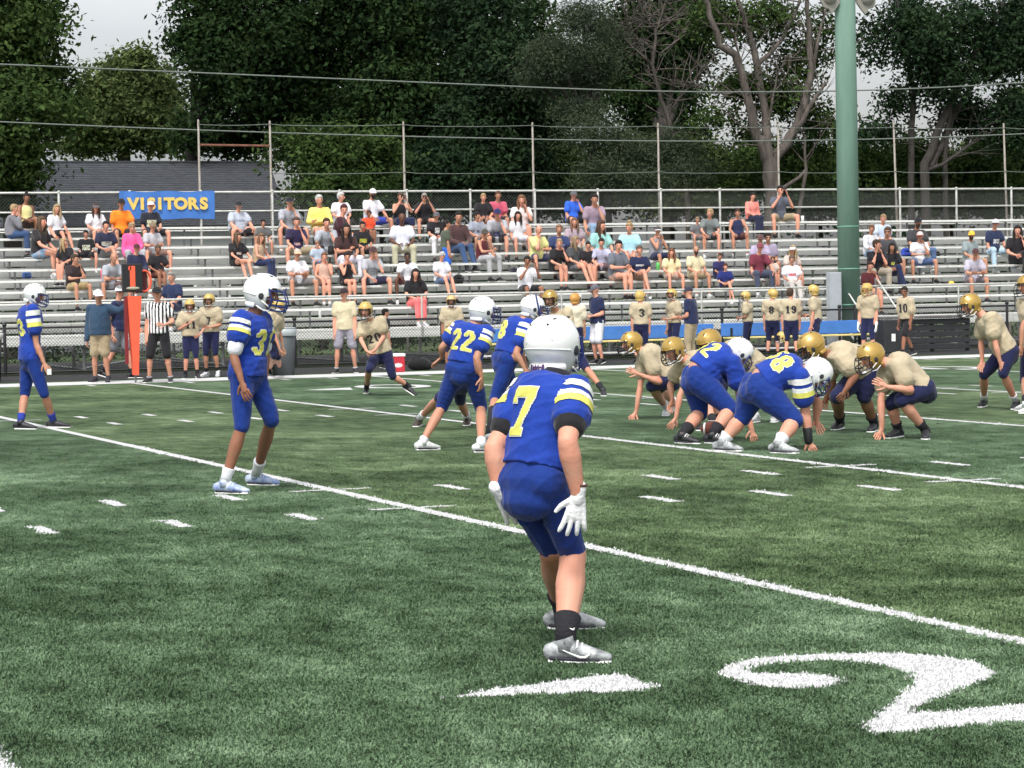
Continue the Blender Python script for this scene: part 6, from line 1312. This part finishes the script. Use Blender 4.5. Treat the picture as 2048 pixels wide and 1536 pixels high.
 (1740,454,'in white shirt and jeans just right of the green pole', WHT, LJ, ('short',(.16,.08,.04)), SK2, ('lap','lap'), 'apart', dict(top='long', sleeve=1.3, pl=1.8)),
 (1771,459,'in sunglasses and charcoal printed tee', (.07,.07,.08), (.12,.02,.02), ('short',(.10,.06,.04)), SK2, ('lap','lap'), 'apart', dict(shades=True, print_=((.25,.24,.18),.4,.05,.18))),
 (1832,440,'in charcoal polo, black cap and jeans', (.05,.05,.055), (.08,.13,.25), ('cap',BLK), SK2, ('lap','lap'), 'apart', dict(pl=1.8, beard=HBR, top='polo')),
 (1837,469,'in white tee, white-red cap and blue shorts, hand on cheek', WHT, (.06,.10,.22), ('cap',(.62,.50,.46),(.2,.03,.03)), SK2, ('face','cross'), 'wide', dict(lean=.1, fat=.2)),
 (1750,487,'in black shirt and khaki trousers with clasped hands at the mouth', (.012,.012,.02), (.36,.31,.24), ('short',HBR), SK1, ('face','face'), 'apart', dict(pl=1.8, lean=.15, look=30)),
 (1782,490,'with long black hair and dark tee with yellow print', (.015,.015,.02), NVY, ('long',HB), SK2, ('lap','lap'), 'cross', dict(print_=((.45,.45,.08),.5,.07,.10), pl=1.8)),
 (1737,528,'in maroon top partly hidden by the green pole', (.10,.02,.025), (.5,.3,.2), ('short',(.05,.02,.02)), SK1, ('face','lap'), 'close', dict()),
 (1939,466,'in mustard yellow cap and grey-blue tee', (.24,.29,.30), (.3,.28,.26), ('cap',(.72,.42,.05)), SK2, ('lean','lap'), 'apart', dict(beard=HBR, fat=.3)),
 (1946,505,'in lilac grey tee with dark cap and grey shorts', (.42,.40,.48), (.14,.12,.14), ('cap',(.07,.03,.035)), SK2, ('cross','cross'), 'apart', dict(lean=.2)),
 (1987,443,'in navy printed tee, white cap and light blue jeans', (.02,.03,.075), (.38,.52,.62), ('cap',WHT,BLK), SK1, ('lap','side'), 'wide', dict(pl=1.85, print_=((.5,.5,.52),.5,.12,.2), fat=.3)),
 (2033,456,'in black with long dark hair and hand at the face, right end', BLK, BLK, ('long',HB), SK1, ('face','lap'), 'cross', dict(pl=1.8)),
 (2052,463,'in black, cut off by the right edge', BLK, BLK, ('short',HB), SK1, ('lap','lap'), 'apart', dict()),
]
for (px, py, lab, shirt, pants, hd_, skn, arms, legs, kw) in data:
    kw = dict(kw)
    if 'print_' in kw: kw['print'] = kw.pop('print_')
    S_(px, py, lab, shirt, pants, hd_, skn, arms, legs, **kw)
# boy standing between seats
p_ = at_y(889, 430, row_y(4)+.13); F, o_ = stand(0, 0, 0, 110, (100, 0), ('down', 'down'), gp=(p_.x, row_y(4)+.13, row_z(4)), h=max(1.15, min(1.5, p_.z-row_z(4))))
person(F, 'boy standing among the seats in olive tee and blue shorts', dict(shirt=(.07, .085, .06), pants=(.03, .12, .50), pl=.85, ploose=.03, head=('short', HB), skin=SK2), .02, o_, CG)
# things held or lying on the seats
def phone_for(i, lab):
    F, o = SP[i]; c = (F.tl+F.tr)/2; g = G(); g.box(c, (.15, .010, .075), ax=(tuple(F.left), tuple(F.fwd), tuple(F.up)), bev=.002); e = empty('phone', tuple(c), lab, 'phone'); g.build('case', M_BLACK, e, origin=c)
    g = G(); g.box(c-F.fwd*.006, (.135, .002, .065), ax=(tuple(F.left), tuple(F.fwd), tuple(F.up))); g.build('screen', mat('phone_screen', (.02, .02, .03), .1), e, origin=c)
for i, (px, py, lab, *_r) in enumerate(data):
    if 'phone' in _r[4]: phone_for(i, 'black phone held up by the spectator '+{799: 'in the black tank top', 847: 'with elbows on knees', 1051: 'in the white tee', 1558: 'in grey tee and khaki shorts'}[px])
def onseat(px, py, r, foot=False): y = seat_y(r) if not foot else row_y(r)+.14; z = row_z(r)+.455 if not foot else row_z(r); return at_y(px, py, y).x, y, z
def bottle(px, py, r, h, w, c, lab, foot=False, capc=None):
    x, y, z = onseat(px, py, r, foot); e = empty('bottle', (x, y, z), lab, 'bottle'); g = G(); g.tube([(0, 0, 0), (0, 0, h*.75), (0, 0, h*.88), (0, 0, h*.92)], [w, w, w*.5, w*.45], n=12, cap=False); g.build('flask', mat('b_%s' % lab[:14].replace(' ', '_'), c, .3), e, smooth=True)
    g = G(); g.tube([(0, 0, h*.91), (0, 0, h)], [w*.5, w*.5], n=10, cap=False); g.build('lid', mat('bottle_lid', capc or (.05, .05, .05), .5), e, smooth=True)
bottle(204, 518, 3, .26, .045, (.65, .10, .16), 'pink bottle on the bench left of the bald grey tee'); bottle(902, 566, 2, .30, .045, (.40, .55, .60), 'pale steel bottle right of the white-haired one in denim shorts')
bottle(639, 592, 1, .22, .032, (.65, .65, .66), 'clear water bottle by the feet of the peach top', True); bottle(1012, 465, 6, .22, .035, (.45, .55, .25), 'green drink bottle right of the bowed navy cap'); bottle(1316, 532, 3, .22, .05, (.10, .42, .10), 'green jug beside the auburn-haired girl')
bottle(1160, 560, 2, .2, .03, (.7, .7, .7), 'white bottle on the footboard below the ash-blonde', True); bottle(520, 545, 2, .16, .035, (.75, .74, .72), 'white cup on the step right of the girl with bare knees', True)
x, y, z = onseat(1605, 444, 8); e = empty('cup', (x, y, z), 'white paper cup on the top row right of the filming spectator', 'cup'); g = G(); g.tube([(0, 0, 0), (0, 0, .14)], [.03, .045], n=12, cap=False); g.build('cup_body', M_WHITE, e, smooth=True); g = G(); g.tube([(0, 0, .14), (0, 0, .155)], [.048, .044], n=12, cap=False); g.build('lid', M_WHITE, e, smooth=True)
def bag(px, py, r, c, lab, w=.16, h=.2, foot=False):
    x, y, z = onseat(px, py, r, foot); e = empty('backpack', (x, y, z), lab, 'bag'); g = G(); g.box((0, 0, h*.5), (w*1.6, .16, h), bev=.05); g.ell((0, 0, h*.85), (w*.75, .08, h*.3), n=12, m=7); g.build('pack_body', cloth(c), e, smooth=True)
    g = G(); g.box((0, -.095, h*.35), (w*1.1, .05, h*.45), bev=.02); g.build('front_pocket', cloth(c), e); g = G(); g.tube([(-.03, 0, h*1.05), (-.02, 0, h*1.22), (.02, 0, h*1.22), (.03, 0, h*1.05)], .008, n=6); g.build('handle', M_BLACK, e, smooth=True)
bag(917, 562, 2, (.012, .012, .014), 'black backpack on the bench right of the steel bottle'); bag(1812, 522, 4, (.03, .06, .35), 'royal blue bag left of the white-red cap'); bag(1873, 520, 4, (.015, .01, .012), 'black bag right of the white-red cap', .14, .12)
bag(1028, 537, 3, (.02, .02, .04), 'flat dark bag left of the arms-folded yellow tee', .14, .10); bag(52, 490, 5, (.04, .09, .25), 'denim blue bag by the feet at the far left', .14, .14, True)
x, y, z = onseat(1903, 588, 1); e = empty('sun_hat', (x, y, z), 'yellow hat lying on a low bench left of the far right player', 'hat'); g = G(); g.ell((0, 0, .01), (.14, .12, .012), n=16, m=5); g.ell((0, 0, .05), (.075, .07, .06), n=14, m=7); g.build('hat_body', mat('yellow_straw', (.75, .50, .08), .7), e, smooth=True)

run_jobs(); bpy.context.view_layer.update(); run_decals(); run_prints(); run_bands()

# ------------------------------------------------------------------ turf fibres near the camera
def inpoly(P, poly):
    x, y = P[:, 0], P[:, 1]; c = np.zeros(len(P), bool); n = len(poly)
    for i in range(n):
        x0, y0 = poly[i]; x1, y1 = poly[i-1]
        if y0 == y1: continue
        c ^= ((y0 > y) != (y1 > y)) & (x < (x1-x0)*(y-y0)/(y1-y0)+x0)
    return c
N = 330000
D_ = 7.4+(30-7.4)*rng.random(N*2)**2.3; px_ = rng.random(N*2)*3200-500; v_ = np.array(CF)[None]+np.array(CR)[None]*((px_[:, None]-1024)/FPX); v_[:, 2] = 0; v_ /= (v_@np.array(CF))[:, None]
PT = np.array(CP)[None]+v_*D_[:, None]; keep = rng.random(N*2) < .8*(1-np.clip((D_-13)/17, 0, 1))**1.3; PT = PT[keep][:N]; D_ = D_[keep][:N]; PT[:, 2] = 0
white = np.zeros(len(PT), bool)
for poly in LINES:
    a = np.array(poly); m_ = (PT[:, 0] > a[:, 0].min()) & (PT[:, 0] < a[:, 0].max()) & (PT[:, 1] > a[:, 1].min()) & (PT[:, 1] < a[:, 1].max())
    if m_.any(): i_ = np.where(m_)[0]; white[i_[inpoly(PT[i_], poly)]] = True
# extra white fibres on the near paint
ex_ = []
for poly in LINES:
    a = np.array(poly); lo, hi = a.min(0), a.max(0)
    if lo[1] > 26 or hi[1] < 4: continue
    hi = np.minimum(hi, (60, 26)); lo = np.maximum(lo, (-20, 4)); A = max(0, (hi[0]-lo[0])*(hi[1]-lo[1])); n_ = int(A*800)
    if n_: q = rng.random((n_, 2))*(hi-lo)+lo; q = q[inpoly(q, poly)]; ex_.append(np.c_[q, np.zeros(len(q))])
ex_ = np.concatenate(ex_)
def tuft(name, m, seed, hgt):
    r = np.random.default_rng(seed); v = []; f = []
    for k in range(9):
        a = r.random()*6.28; b = r.normal(size=2)*.014; w = .0024; h = hgt*(.6+.7*r.random()); d = np.array((math.cos(a), math.sin(a))); s_ = np.array((-d[1], d[0]))*w; t = d*h*(.25+.7*r.random())
        i = len(v); v += [(*(b-s_), 0), (*(b+s_), 0), (*(b+s_*.9+t*.4), h*.6), (*(b-s_*.9+t*.4), h*.6), (*(b+t), h)]
        f += [(i, i+1, i+2, i+3), (i+3, i+2, i+4)]
    me = mesh_np(name, v, f, [m], smooth=False); return me
def fibres(name, P, m, hgt, label):
    t = bpy.data.objects.new('fibre_tuft', tuft('fibre_tuft', m, 5, hgt))
    pm = bpy.data.meshes.new(name); pm.vertices.add(len(P)); pm.vertices.foreach_set('co', P.astype(np.float32).ravel())
    o = link(name, pm); tag(o, label, kind='stuff')
    ng = bpy.data.node_groups.new(name, 'GeometryNodeTree'); ng.interface.new_socket('Geometry', in_out='INPUT', socket_type='NodeSocketGeometry'); ng.interface.new_socket('Geometry', in_out='OUTPUT', socket_type='NodeSocketGeometry')
    n = ng.nodes; l = ng.links; gi = n.new('NodeGroupInput'); go = n.new('NodeGroupOutput'); oi = n.new('GeometryNodeObjectInfo'); oi.inputs['Object'].default_value = t
    ip = n.new('GeometryNodeInstanceOnPoints'); rv = n.new('FunctionNodeRandomValue'); rv.data_type = 'FLOAT_VECTOR'; rv.inputs[0].default_value = (-.25, -.25, 0); rv.inputs[1].default_value = (.25, .25, 6.28)
    rs = n.new('FunctionNodeRandomValue'); rs.data_type = 'FLOAT'; rs.inputs[2].default_value = .6; rs.inputs[3].default_value = 1.35
    l.new(gi.outputs[0], ip.inputs['Points']); l.new(oi.outputs['Geometry'], ip.inputs['Instance']); l.new(rv.outputs[0], ip.inputs['Rotation']); l.new(rs.outputs[1], ip.inputs['Scale']); l.new(ip.outputs[0], go.inputs[0])
    md = o.modifiers.new('scatter', 'NODES'); md.node_group = ng; return o
fibres('turf_fibres', PT[~white], M_FIBRE, .0105, 'short green artificial turf fibres standing all over the near field')
fibres('painted_fibres', np.concatenate([PT[white], ex_]), mat('white_fibre', (.66, .66, .665), .8, spec=.1, var=.1, vscale=30), .0065, 'white painted turf fibres fraying the edges of the near lines and digit')
